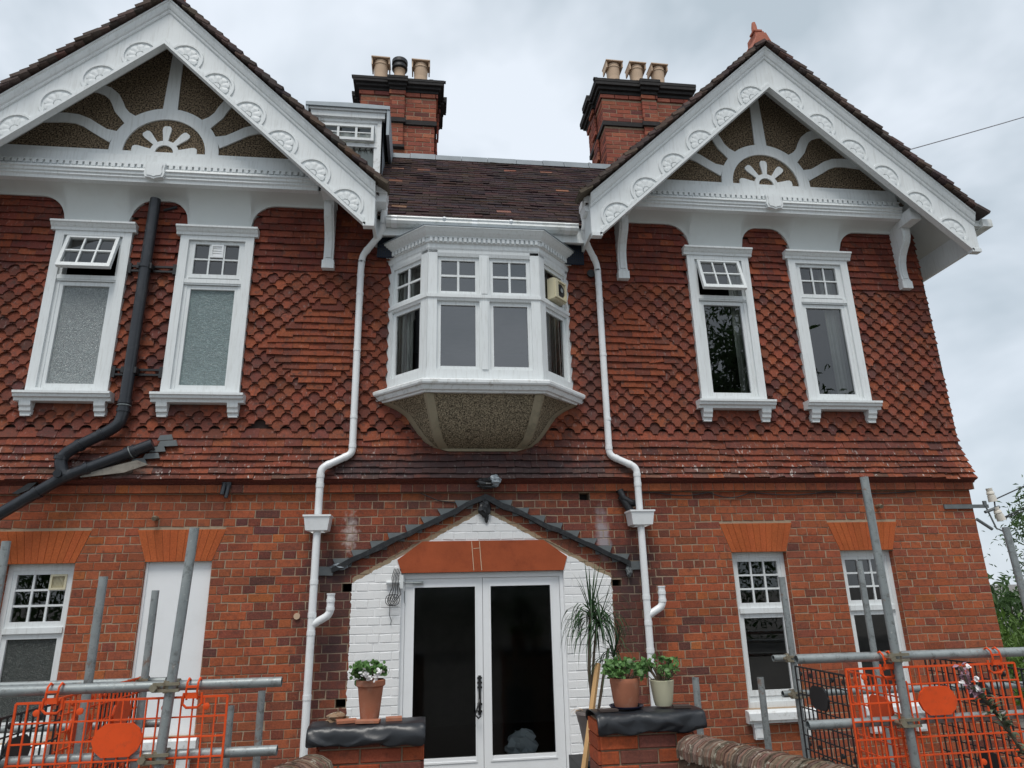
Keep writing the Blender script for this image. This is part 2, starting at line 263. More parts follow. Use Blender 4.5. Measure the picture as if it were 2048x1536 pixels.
# ------------------------------------------------------------------ mesh helper
W = {}
def rounded(pts, r=.06, n=5):
    P_ = [Vector(p) for p in pts]; out = [P_[0]]
    for a, b, c in zip(P_, P_[1:], P_[2:]):
        d0, d1 = (a-b), (c-b); k0 = min(r, d0.length*.45); k1 = min(r, d1.length*.45); s_, e_ = b+d0.normalized()*k0, b+d1.normalized()*k1
        for i in range(n+1): u = i/n; out.append(s_*(1-u)**2+b*2*u*(1-u)+e_*u*u)
    out.append(P_[-1]); return out
class MB:
    def __init__(s): s.v, s.f, s.c, s.s = [], [], [], []
    def add(s, verts, faces, col=None, smooth=False):
        o = len(s.v); s.v.extend([tuple(p) for p in verts])
        for f in faces: s.f.append(tuple(i+o for i in f)); s.c.append(col); s.s.append(smooth)
        return s
    def box(s, x0, x1, y0, y1, z0, z1, col=None):
        v = [(x0,y0,z0),(x1,y0,z0),(x1,y1,z0),(x0,y1,z0),(x0,y0,z1),(x1,y0,z1),(x1,y1,z1),(x0,y1,z1)]
        return s.add(v, [(0,3,2,1),(4,5,6,7),(0,1,5,4),(1,2,6,5),(2,3,7,6),(3,0,4,7)], col)
    def hexa(s, v, col=None):     # 4 front/bottom + 4 back/top verts in matching order
        return s.add(v, [(0,3,2,1),(4,5,6,7),(0,1,5,4),(1,2,6,5),(2,3,7,6),(3,0,4,7)], col)
    def prism(s, poly, axis, a, b, col=None, smooth=False):
        n = len(poly)
        def P(p, t): return (p[0], t, p[1]) if axis == 'y' else ((t, p[0], p[1]) if axis == 'x' else (p[0], p[1], t))
        v = [P(p, a) for p in poly] + [P(p, b) for p in poly]
        s.add(v, [tuple(range(n)), tuple(range(2*n-1, n-1, -1))], col)
        o = len(s.v) - 2*n
        for i in range(n): s.f.append((o+i, o+n+i, o+n+(i+1) % n, o+(i+1) % n)); s.c.append(col); s.s.append(smooth)
        return s
    def strip(s, A, B, y0, y1, col=None):   # slab between two polylines in xz, closed quads front/back/edges
        n = len(A); v = [(p[0], y0, p[1]) for p in A] + [(p[0], y0, p[1]) for p in B] + [(p[0], y1, p[1]) for p in A] + [(p[0], y1, p[1]) for p in B]
        f = []
        for i in range(n-1):
            f += [(i, i+1, n+i+1, n+i), (i, 2*n+i, 2*n+i+1, i+1), (n+i, n+i+1, 3*n+i+1, 3*n+i)]
        f += [(0, n, 3*n, 2*n), (n-1, 3*n-1, 4*n-1, 2*n-1)]
        return s.add(v, f, col)
    def tube(s, pts, r, n=12, cap=True, col=None, rr=None):
        pts = [Vector(p) for p in pts]; m = len(pts); o = len(s.v); rad = rr or [r]*m
        ref = None
        for i, p in enumerate(pts):
            d = (pts[min(i+1, m-1)] - pts[max(i-1, 0)]).normalized()
            if ref is None: ref = Vector((0, 0, 1)) if abs(d.z) < 0.9 else Vector((0, 1, 0))
            a = d.cross(ref).normalized(); b = a.cross(d).normalized(); ref = b
            k = 1.0
            if 0 < i < m-1:
                c = (pts[i]-pts[i-1]).normalized().dot((pts[i+1]-pts[i]).normalized()); k = 1/max(0.5, math.sqrt((1+c)/2))
            for j in range(n):
                t = 2*math.pi*j/n; s.v.append(tuple(p + (a*math.cos(t) + b*math.sin(t))*rad[i]))
        for i in range(m-1):
            for j in range(n):
                s.f.append((o+i*n+j, o+i*n+(j+1) % n, o+(i+1)*n+(j+1) % n, o+(i+1)*n+j)); s.c.append(col); s.s.append(True)
        if cap:
            s.f.append(tuple(o+j for j in range(n-1, -1, -1))); s.c.append(col); s.s.append(False)
            s.f.append(tuple(o+(m-1)*n+j for j in range(n))); s.c.append(col); s.s.append(False)
        return s
    def lathe(s, prof, cx, cy, n=24, col=None, smooth=True):
        o = len(s.v); m = len(prof)
        for r, z in prof:
            for j in range(n): t = 2*math.pi*j/n; s.v.append((cx+r*math.cos(t), cy+r*math.sin(t), z))
        for i in range(m-1):
            for j in range(n): s.f.append((o+i*n+j, o+i*n+(j+1) % n, o+(i+1)*n+(j+1) % n, o+(i+1)*n+j)); s.c.append(col); s.s.append(smooth)
        return s
    def loft(s, secs, col=None, smooth=False, close=False):
        o = len(s.v); n = len(secs[0])
        for q in secs: s.v.extend([tuple(p) for p in q])
        for i in range(len(secs)-1):
            for j in range(n if close else n-1):
                s.f.append((o+i*n+j, o+i*n+(j+1) % n, o+(i+1)*n+(j+1) % n, o+(i+1)*n+j)); s.c.append(col); s.s.append(smooth)
        return s
    def mesh(s, name, centre=None):
        a = np.array(s.v, dtype=float)
        if centre is None: lo, hi = a.min(0), a.max(0); centre = Vector(((lo[0]+hi[0])/2, (lo[1]+hi[1])/2, lo[2]))
        a = a - np.array(centre); me = bpy.data.meshes.new(name); me.from_pydata(a.tolist(), [], s.f); me.update()
        me.polygons.foreach_set('use_smooth', s.s)
        if any(s.s): me.set_sharp_from_angle(angle=R(42))
        if any(c is not None for c in s.c):
            at = me.color_attributes.new('tone', 'FLOAT_COLOR', 'CORNER')
            tot = np.array([len(f) for f in s.f]); cc = np.array([(*(c or (0.5, 0.5, 0.5)), 1.0) for c in s.c], dtype=np.float32)
            at.data.foreach_set('color', np.repeat(cc, tot, axis=0).ravel())
        return me, Vector(centre)
    def build(s, name, mat, parent=None, centre=None, rot=None):
        me, c = s.mesh(name, centre); me.materials.append(mat if not isinstance(mat, str) else M[mat])
        return place(name, me, c, parent, rot)

def place(name, me, world, parent=None, rot=None, color=None):
    o = bpy.data.objects.new(name, me); COL.objects.link(o); W[o] = Vector(world)
    o.location = W[o] - (W[parent] if parent else Vector((0, 0, 0)))
    if parent: o.parent = parent
    if rot: o.rotation_euler = rot
    if color: o.color = (*color, 1)
    return o
def thing(name, loc, label, cat, group=None):
    o = bpy.data.objects.new(name, None); o.empty_display_size = 0.1; COL.objects.link(o); o.location = loc; W[o] = Vector(loc)
    return tag(o, label, cat, group)
def tag(o, label, cat, group=None):
    o['label'] = label; o['category'] = cat
    if group: o['group'] = group
    return o
def struct(o): o['kind'] = 'structure'; return o
def stuff(o): o['kind'] = 'stuff'; return o
def jit(c, a=0.12):
    k = 1 + random.uniform(-a, a); return tuple(max(0, x*k*(1+random.uniform(-a, a)*0.4)) for x in c)
def pick(pal):
    t = random.random()*sum(w for w, _ in pal)
    for w, c in pal:
        t -= w
        if t <= 0: return c
    return pal[-1][1]

# ------------------------------------------------------------------ ground
GZ = -0.30
g = MB(); g.add([(-400,-400,GZ),(400,-400,GZ),(400,400,GZ),(-400,400,GZ)], [(0,1,2,3)])
struct(g.build('ground', 'ground', centre=(0,0,GZ)))

# ------------------------------------------------------------------ the house
house = thing('brick_house', (0, 2.5, GZ), 'red brick and tile-hung house with twin white gables and an oriel bay', 'house')
XL, XR = -5.31, 5.25
UW = [-3.958, -2.755, 2.685, 3.898]                 # upper window centres
GW = [(-4.24, -3.663), (-3.073, -2.497), (2.482, 3.063), (3.649, 4.232)]
GZ0, GZ1 = 0.52, 1.958
DX0, DX1, DZ1 = -0.785, 0.76, 1.818
HOLES_Q = [(-1.325, -1.235, 1.66, 1.735), (-1.335, -1.245, 0.68, 0.755), (1.235, 1.33, 1.66, 1.72), (0.955, 1.06, 2.48, 2.56)]

def wall_sheet(mb, x0, x1, z0, z1, holes, y, depth):
    xs = sorted({x0, x1, *[h[0] for h in holes], *[h[1] for h in holes]}); zs = sorted({z0, z1, *[h[2] for h in holes], *[h[3] for h in holes]})
    for i in range(len(xs)-1):
        for j in range(len(zs)-1):
            cx, cz = (xs[i]+xs[i+1])/2, (zs[j]+zs[j+1])/2
            if any(h[0] < cx < h[1] and h[2] < cz < h[3] for h in holes): continue
            mb.add([(xs[i],y,zs[j]),(xs[i+1],y,zs[j]),(xs[i+1],y,zs[j+1]),(xs[i],y,zs[j+1])], [(0,1,2,3)])
    for a, b, c, d in holes:
        e = y+depth
        mb.add([(a,y,c),(b,y,c),(b,y,d),(a,y,d),(a,e,c),(b,e,c),(b,e,d),(a,e,d)], [(0,4,5,1),(1,5,6,2),(2,6,7,3),(3,7,4,0)])

gholes = [(a, b, GZ0, GZ1) for a, b in GW] + [(DX0, DX1, GZ, DZ1)] + HOLES_Q
mb = MB(); wall_sheet(mb, XL, XR, GZ, 2.70, gholes, 0.0045, 0.135)
mb.add([(XR,0.01,GZ),(XR,8,GZ),(XR,8,5.3),(XR,0.01,5.3)], [(0,1,2,3)]); mb.add([(XL,0.01,GZ),(XL,8,GZ),(XL,8,5.3),(XL,0.01,5.3)], [(3,2,1,0)])
mb.add([(XL,8,GZ),(XR,8,GZ),(XR,8,5.6),(XL,8,5.6)], [(3,2,1,0)])
wall = mb.build('wall', 'mortar', house)

PAL = [(.46,(.365,.103,.047)),(.37,(.315,.091,.047)),(.14,(.25,.078,.049)),(.01,(.15,.055,.045)),(.04,(.40,.12,.042))]
PALC = [(.2,(.28,.077,.04)),(.4,(.215,.064,.042)),(.32,(.17,.058,.045)),(.08,(.12,.05,.046))]
def brick_tone(x, z):
    c = math.exp(-((abs(x)-1.2)/0.72)**2) * min(1, max(0, (2.75-z)/0.4))
    return jit(pick(PALC if random.random() < c*0.95 else PAL), 0.14)

CO = 0.0753; ZT = 2.566
def interval(z):       # open spans of the facade at height z
    out = []
    for a, b in GW:
        if GZ0-0.10 < z < GZ1: out.append((a, b) if z > GZ0 else (a-0.05, b+0.05))
        elif GZ1 <= z < 2.243: k = (z-GZ1)/0.285*0.1; out.append((a-k, b+k))
    if z < DZ1: out.append((DX0, DX1))
    elif z < 2.11: k = (z-DZ1)*0.34; out.append((DX0-k, DX1+k))
    for a, b, c, d in HOLES_Q:
        if c-0.005 < z < d+0.005: out.append((a, b))
    return sorted(out)
def brick_verts(xb0, xb1, xt0, xt1, z0, z1, ch=0.003, y=0.0, back=0.05, worn=0.0):
    if worn:
        w_ = lambda: random.uniform(-worn, worn*.4) if random.random() > .07 else -worn*2.2
        xb0 -= w_(); xt0 -= w_(); xb1 += w_(); xt1 += w_(); za, zb_, zc, zd = z0-w_(), z0-w_(), z1+w_(), z1+w_()
        m = [(xb0,y+ch,za),(xb1,y+ch,zb_),(xt1,y+ch,zc),(xt0,y+ch,zd)]; f = [(xb0+ch,y,za+ch),(xb1-ch,y,zb_+ch),(xt1-ch,y,zc-ch),(xt0+ch,y,zd-ch)]; b = [(p[0],back,p[2]) for p in m]
        return f+m+b, [(0,1,2,3)] + [(i,4+i,4+(i+1)%4,(i+1)%4)[::-1] for i in range(4)] + [(4+i,8+i,8+(i+1)%4,4+(i+1)%4)[::-1] for i in range(4)]
    f = [(xb0+ch,y,z0+ch),(xb1-ch,y,z0+ch),(xt1-ch,y,z1-ch),(xt0+ch,y,z1-ch)]
    m = [(xb0,y+ch,z0),(xb1,y+ch,z0),(xt1,y+ch,z1),(xt0,y+ch,z1)]; b = [(p[0],back,p[2]) for p in m]
    return f+m+b, [(0,1,2,3)] + [(i,4+i,4+(i+1)%4,(i+1)%4)[::-1] for i in range(4)] + [(4+i,8+i,8+(i+1)%4,4+(i+1)%4)[::-1] for i in range(4)]
bricks = []
for k in range(38):
    z1 = ZT - CO*k - 0.0028; z0 = ZT - CO*(k+1) + 0.0028; zm = (z0+z1)/2
    if z0 < GZ: break
    step = 0.2255 if k % 2 == 0 else 0.1128; off = 0.0 if k % 2 == 0 else 0.056
    joints = [XL + off + i*step for i in range(-1, int((XR-XL)/step)+3)]
    op = interval(zm); ob, ot = interval(z0+0.002), interval(z1-0.002)
    segs, cur = [], XL
    for a, b in op: segs.append((cur, a)); cur = b
    segs.append((cur, XR))
    def edge(x, which):      # sloping edge of an arch at the top / bottom of the course
        arr = ob if which == 0 else ot
        for a, b in arr:
            if abs(a-x) < 0.06: return a
            if abs(b-x) < 0.06: return b
        return x
    for a, b in segs:
        js = [a] + [j + random.uniform(-.004, .004) for j in joints if a+0.035 < j < b-0.035] + [b]
        for i in range(len(js)-1):
            l, r = js[i], js[i+1]
            lg = 0.0026 if i > 0 else (0.002 if a > XL else 0); rg = 0.0026 if i < len(js)-2 else (0.002 if b < XR else 0)
            lb, lt = (edge(l, 0), edge(l, 1)) if (i == 0 and a > XL) else (l, l)
            rb, rt = (edge(r, 0), edge(r, 1)) if (i == len(js)-2 and b < XR) else (r, r)
            full = abs((r-l)-step) < 0.012 and abs(lb-lt)+abs(rb-rt) < 1e-4
            bricks.append(dict(x=(l+r)/2, z=zm, h=z1-z0, q=(lb+lg, rb-rg, lt+lg, rt-rg, z0, z1), kind=('S' if k % 2 == 0 else 'H') if full else None, tone=brick_tone((l+r)/2, zm), w=r-l))
def seen(p):
    d = Vector(p)-CAM; c = d.dot(fwd); x = d.dot(r2)/c*1362/1024; y = d.dot(u2)/c*1362/768
    return c > 0 and abs(x) < 0.98 and abs(y) < 0.98, c
for b in bricks:
    ok, d = seen((b['x'], 0, b['z'])); b['score'] = (b['w']*b['h']/d**2) if (ok and b['kind'] and b['z'] > 0.75) else 0
single = set(id(b) for b in sorted(bricks, key=lambda b: -b['score'])[:300] if b['score'] > 0)
me_b = {}
for kd, w in (('S', 0.2203), ('H', 0.1076)):
    me_b[kd] = []
    for _k in range(12):
        q = MB(); v, f = brick_verts(-w/2, w/2, -w/2, w/2, -0.03485, 0.03485, worn=.0028); q.add(v, f); me, _ = q.mesh('brick', (0, 0, 0)); me.materials.append(M['brick_one']); me_b[kd].append(me)
rest = MB()
for b in bricks:
    dy = random.uniform(-.0025, .0025)
    if id(b) in single:
        place('brick', random.choice(me_b[b['kind']]), (b['x'], dy, b['z']), wall, (0, random.gauss(0, .004), random.gauss(0, .004)), b['tone'])
    else:
        v, f = brick_verts(*b['q'], y=dy, worn=.0028); rest.add(v, f, b['tone'])
stuff(rest.build('brickwork', 'brick', wall))

# string course of projecting headers and the moulded drip under the tiles
sc = MB(); x = XL
while x < XR-0.02:
    w = 0.1125 if random.random() < 0.8 else 0.225
    e = min(x+w, XR+0.045); t = jit(pick(PAL if abs(x) > 0.9 else PALC), .14)
    v, f = brick_verts(x+.003, e-.003, x+.003, e-.003, 2.572, 2.645, y=-0.045+random.uniform(-.002,.002), back=0.02); sc.add(v, f, t); x = e
strc = sc.build('string_course', 'brick', house)
mb = MB(); mb.box(XL, XR+.03, -0.038, 0.02, 2.574, 2.643); mb.build('mortar_bed', 'mortar', strc)
mb = MB(); mb.prism([(0.02,2.648),(-0.02,2.648),(-0.035,2.665),(-0.085,2.685),(-0.085,2.70),(0.02,2.70)], 'x', XL, XR+0.06, (.16,.05,.04)); mb.build('drip_moulding', 'brick', strc)

rv = MB()
for a, b in GW:
    z = GZ0
    while z < GZ1-.02:
        zt_ = min(z+CO, GZ1); rv.box(a-.02, a+.0015, .006, .075, z+.003, zt_-.003, brick_tone(a, z)); rv.box(b-.0015, b+.02, .006, .075, z+.003, zt_-.003, brick_tone(b, z)); z = zt_
stuff(rv.build('reveal_bricks', 'brick', wall))
# flat gauged arches over the ground floor windows
for a, b in GW:
    bk = MB(); bk.prism([(a,GZ1+.001),(b,GZ1+.001),(b+.0985,2.243),(a-.0985,2.243)], 'y', 0.006, 0.09, (.5,.2,.09)); arch = bk.build('window_arch', 'plainbrick', house)
    n = 11
    for i in range(n):
        u0, u1 = i/n, (i+1)/n
        q = MB(); xb0, xb1 = a+(b-a)*u0+.001, a+(b-a)*u1-.001; xt0, xt1 = a-.1+(b-a+.2)*u0+.0012, a-.1+(b-a+.2)*u1-.0012
        v, f = brick_verts(xb0, xb1, xt0, xt1, GZ1+.0005, 2.242, ch=0.0015, y=-0.002+random.uniform(-.001,.001)); q.add(v, f)
        o = q.build('voussoir', 'rubbed_one', arch); o.color = (*jit((.42,.108,.038), .06), 1)
# red painted door lintel with its unpainted voussoirs at the ends
dl = MB(); dl.prism([(DX0,DZ1),(DX1,DZ1),(.80,1.945),(.575,2.106),(-.593,2.106),(-.826,1.94)], 'y', -0.006, 0.13); lint = dl.build('door_lintel', 'redpaint', house)
for s in (-1, 1):
    for i in range(4):
        u = i/4
        q = MB(); xa = s*(.60+.075*i); xb = s*(.60+.075*(i+1)-.004); sh = s*0.06
        zb = lambda xx: 2.398-.528*abs(xx)+.028
        pts = [(xa-.012, zb(xa)), (xb-.012, zb(xb)), (xb+sh*.6-.012, 2.106), (xa+sh*.6-.012, 2.106)]
        if zb(xb) > 2.09: continue
        if s < 0: pts = pts[::-1]
        q.prism(pts, 'y', -0.003, 0.05); o = q.build('voussoir', 'brick_one', lint); o.color = (*jit((.22,.08,.05)), 1)
mb = MB()
for px, pz in ((-.075, 0), (.0, 0)):
    mb.prism([(-.115+px*0+px+.06, 2.10), (-.108+px+.06, 2.10), (-.088+px+.06, 1.83), (-.095+px+.06, 1.83)], 'y', -.0085, -.005)
mb.prism([(-.11, 2.035), (-.05, 2.04), (-.05, 2.034), (-.11, 2.029)], 'y', -.0085, -.005)
mb.build('bare_joint', M['buffpot'], lint)

# ------------------------------------------------------------------ tile hanging
TW = 0.165
tile_holes = [(c-.30, c+.30, 3.55, 5.22) for c in UW] + [(-.90, .86, 3.62, 4.98)]
mb = MB(); wall_sheet(mb, XL, XR-.01, 2.70, 5.68, tile_holes, 0.012, 0.10)
tilewall = mb.build('tile_hanging', simple('batten_shadow', (0.05, 0.03, 0.025), 0.95), house)
TPAL = [(.40,(.215,.066,.040)),(.30,(.19,.061,.040)),(.20,(.155,.055,.041)),(.07,(.26,.078,.041)),(.03,(.12,.05,.043))]
TPALU = [(.4,(.18,.05,.034)),(.35,(.15,.045,.034)),(.2,(.21,.058,.034)),(.05,(.26,.072,.036))]
rows = []      # (z bottom edge, gauge, y of bottom edge, lean)
fl = [(2.695,-.112),(2.746,-.100),(2.809,-.088),(2.875,-.077),(2.940,-.066),(3.016,-.056),(3.096,-.047),(3.165,-.040)]
for (z, y), (zn, yn) in zip(fl, fl[1:]): rows.append((z, zn-z, y, 'plain', (yn-y+.019)/(zn-z)))
for i in range(24): rows.append((3.165+.0712*i, .0712, -.040, 'club', .26))
for i in range(10): rows.append((4.885+.078*i, .078, -.038, 'plain', .235))
def in_diamond(x, z):
    for xc, zt, zm, zb in ((-1.66, 4.62, 4.06, 3.60), (1.64, 4.52, 4.03, 3.58)):
        hw = .60*((zt-z)/(zt-zm) if z > zm else (z-zb)/(zm-zb))
        if hw > 0 and abs(x-xc) < hw+.02: return True
    return False
def club_outline(w=TW, L=0.165):
    t = w*0.17; r = w/2-t; pts = [(-t, 0), (t, 0)]
    for i in range(1, 6):
        a = i/5*math.pi/2; pts.append((w/2-.001-r*math.cos(a)*1.0, r*math.sin(a)*.92+.004))
    pts += [(w/2-.001, L), (-w/2+.001, L)]
    for i in range(5, 0, -1):
        a = i/5*math.pi/2; pts.append((-(w/2-.001-r*math.cos(a)), r*math.sin(a)*.92+.004))
    return pts
def plain_outline(w=TW, L=0.165): return [(-w/2+.001, 0), (w/2-.001, 0), (w/2-.001, L), (-w/2+.001, L)]
def tile_geom(out, lean, th=0.018):
    n = len(out); v = [(p[0], p[1]*lean, p[1]) for p in out] + [(p[0], p[1]*lean+th, p[1]) for p in out]
    f = [tuple(range(n))] + [(i, n+i, n+(i+1) % n, (i+1) % n) for i in range(n) if not (out[i][1] > .1 and out[(i+1) % n][1] > .1)]
    return v, f
OUT_C, OUT_P = club_outline(), plain_outline()
def blocked(x, z):
    for c in UW:
        if abs(x-c) < .345 and 3.43 < z+.05 and z < 5.75: return True
        if abs(x-c) < .30 and 3.38 < z+.03 and z < 3.5: return True
    if -1.0 < x < .955 and 3.40 < z+.04 and z < 5.0: return True
    return False
tiles = []
for ri, (z, gg, y, kind, lean) in enumerate(rows):
    off = TW/2 if ri % 2 else 0
    n = int((XR-XL)/TW)+2
    wav = random.uniform(0, 6)
    for i in range(n+1):
        x = XR - off - (n-i)*TW + TW/2 - .0
        if x < XL or x-TW/2 > XR-0.02: continue
        if blocked(x, z): continue
        k = kind
        if k == 'club' and in_diamond(x, z+.03): k = 'plain'
        if k == 'club' and random.random() < .012: k = 'gap' if random.random() < .3 else 'plain'
        tone = jit(pick(TPALU if z > 4.86 else TPAL), .13)
        if k == 'plain' and kind == 'club': tone = jit(pick([(1,(.255,.073,.038)),(1,(.225,.067,.038)),(.6,(.165,.056,.039))]), .1)
        if z < 2.8 and random.random() < .5 and abs(x) < 4.2: tone = jit((.155,.075,.06), .2)
        if x > 5.05 and z < 2.95 and random.random() < .6: tone = jit((.31,.095,.055), .15)
        tiles.append(dict(x=x, z=z+random.uniform(-.004,.004)+.003*math.sin(x*4+wav)-(.014 if random.random() < .025 else 0), y=y+random.uniform(-.005,.003), kind=k, lean=lean, tone=tone, rot=random.gauss(0, .016) if random.random() > .06 else random.gauss(0, .07), edge=x+TW/2 > XR-.005))
for t in tiles:
    ok, d = seen((t['x'], 0, t['z'])); t['score'] = 1/d**2 if ok and t['kind'] != 'gap' and t['lean'] < .27 and not t['edge'] else 0
tsingle = set(id(t) for t in sorted(tiles, key=lambda t: -t['score'])[:300])
me_t = {}
for kd, out in (('club', OUT_C), ('plain', OUT_P)):
    q = MB(); v, f = tile_geom(out, .26 if kd == 'club' else .245); q.add(v, f); me_t[kd], _ = q.mesh('tile', (0, 0, 0)); me_t[kd].materials.append(M['tile_one'])
rest = MB()
for t in tiles:
    if t['kind'] == 'gap': continue
    if id(t) in tsingle:
        place('tile', me_t[t['kind']], (t['x'], t['y'], t['z']), tilewall, (0, t['rot'], random.gauss(0, .006)), t['tone'])
    else:
        L = .15 if t['lean'] < .27 else .10
        out = OUT_C if t['kind'] == 'club' else plain_outline(TW, L)
        if t['edge']:     # corner tiles run out to the raking corner line
            xe = 5.177 - t['y'] - t['x']
            out = [(min(p[0], xe) if p[0] < TW/2-.01 else (xe if p[1] < .02 else xe-.03), p[1]) for p in plain_outline(TW, L)]
        v, f = tile_geom(out, t['lean']); c, s = math.cos(t['rot']), math.sin(t['rot'])
        rest.add([(t['x']+p[0]*c-p[2]*s*1, t['y']+p[1], t['z']+p[2]*c+p[0]*s) for p in v], f, t['tone'])
stuff(rest.build('tile_courses', 'tile', tilewall))

# ------------------------------------------------------------------ rooms behind the glass
mb = MB()
mb.add([(XL+.05,4.5,GZ),(XR-.05,4.5,GZ),(XR-.05,4.5,5.4),(XL+.05,4.5,5.4)], [(3,2,1,0)])
mb.box(XL+.05, XR-.05, .16, 4.5, 2.45, 2.70)
for xx in (-4.9, -3.36, -1.7, 1.7, 3.3, 4.9): mb.box(xx-.04, xx+.04, .16, 4.5, GZ, 2.45)
for xx in (-4.9, -3.36, -1.5, 1.5, 3.3, 4.9): mb.box(xx-.04, xx+.04, .16, 4.5, 2.7, 5.4)
mb.add([(XL+.05,.14,5.4),(XR-.05,.14,5.4),(XR-.05,4.5,5.4),(XL+.05,4.5,5.4)], [(0,1,2,3)])
mb.build('room_partition', 'inside', house)
mb = MB(); mb.box(XL+.05, XR-.05, .15, 4.5, GZ-.05, GZ+.05); mb.build('room_floor', 'floorboard', house)

# ------------------------------------------------------------------ windows
def rect_frame(mb, x0, x1, z0, z1, wl, wr, wb, wt, y0, y1):
    mb.box(x0, x0+wl, y0, y1, z0, z1); mb.box(x1-wr, x1, y0, y1, z0, z1); mb.box(x0+wl, x1-wr, y0, y1, z0, z0+wb); mb.box(x0+wl, x1-wr, y0, y1, z1-wt, z1)
def upper_window(xc, glass, opened, vent):
    f = MB(); h = .365
    rect_frame(f, xc-h, xc+h, 3.52, 5.235, .085, .085, .05, .05, -.062, .05)
    rect_frame(f, xc-h+.085, xc+h-.085, 3.57, 5.185, .030, .030, .001, .001, -.035, .05)
    f.box(xc-.28, xc+.28, -.048, .05, 4.685, 4.70); f.box(xc-.28, xc+.28, -.055, .05, 4.70, 4.745)
    w = f.build('window', 'white', house)
    c = MB(); c.prism([(.0,5.235),(-.075,5.235),(-.08,5.26),(-.095,5.275),(-.11,5.30),(-.125,5.305),(-.125,5.325),(.0,5.325)], 'x', xc-.405, xc+.405); c.build('cornice', 'white', w)
    s = MB(); s.prism([(.02,3.43),(-.10,3.43),(-.105,3.455),(-.13,3.465),(-.135,3.49),(-.15,3.495),(-.15,3.518),(.02,3.522)], 'x', xc-.425, xc+.425); s.build('sill', 'white', w)
    for sx in (-1, 1):
        b = MB(); bx = xc+sx*.325; b.prism([(0,3.31),(-.05,3.31),(-.055,3.33),(-.075,3.34),(-.08,3.37),(-.095,3.39),(-.10,3.43),(0,3.43)], 'x', bx-.05, bx+.05); b.box(bx-.043, bx+.043, -.058, -.01, 3.295, 3.312); b.build('sill_bracket', 'white', w)
    lo = MB(); rect_frame(lo, xc-.25, xc+.25, 3.575, 4.68, .035, .035, .045, .04, -.028, .02); lo.build('casement', 'white', w)
    gp = MB(); gp.add([(xc-.216,-.006,3.615),(xc+.216,-.006,3.615),(xc+.216,-.006,4.643),(xc-.216,-.006,4.643)], [(0,1,2,3)]); gp.build('pane', glass, w)
    # the top light, hung from its head
    zt, zb, ww = 5.18, 4.765, .25
    v = MB(); rect_frame(v, -ww, ww, zb-zt, 0, .032, .032, .042, .032, -.028, .014)
    for gx in (-.0725, .0725): v.box(gx-.008, gx+.008, -.02, .008, zb-zt+.042, -.032)
    v.box(-ww+.032, ww-.032, -.021, .009, (zb-zt)/2-.002, (zb-zt)/2+.014)
    rx = R(-17) if opened else 0
    tl = v.build('top_light', 'white', w, centre=(0, 0, 0)); yo = -.03 if opened else -.008
    tl.location = Vector((xc, yo, zt)) - W[w]; W[tl] = Vector((xc, yo, zt)); tl.rotation_euler = (rx, 0, 0)
    for i in range(3):
        for j in range(2):
            x0 = -ww+.032+i*.1475; z0 = zb-zt+.042+j*.172
            p = MB(); p.add([(x0,-.004,z0),(x0+.14,-.004,z0),(x0+.14,-.004,z0+.165),(x0,-.004,z0+.165)], [(0,1,2,3)])
            me, _ = p.mesh('top_light_pane', (0,0,0)); me.materials.append(M['glass'])
            o = bpy.data.objects.new('top_light_pane', me); COL.objects.link(o); o.parent = w; o.location = tl.location; o.rotation_euler = tl.rotation_euler
    if vent:
        q = MB(); rect_frame(q, xc-.06, xc+.065, 5.00, 5.145, .018, .018, .018, .018, -.04, -.012)
        for k in range(4): q.box(xc-.045, xc+.05, -.032, -.02, 5.022+k*.028, 5.044+k*.028)
        q.build('louvre_vent', 'pvc', w)
    for hx in (-.13, .13):
        q = MB(); q.box(xc+hx-.03, xc+hx+.03, -.04, -.028, 5.172, 5.184); q.build('hinge', 'white', w)
    return w
upper_window(UW[0], 'obsA', True, False); upper_window(UW[1], 'obsB', False, True)
upper_window(UW[2], 'glass', True, False); upper_window(UW[3], 'glass', False, False)

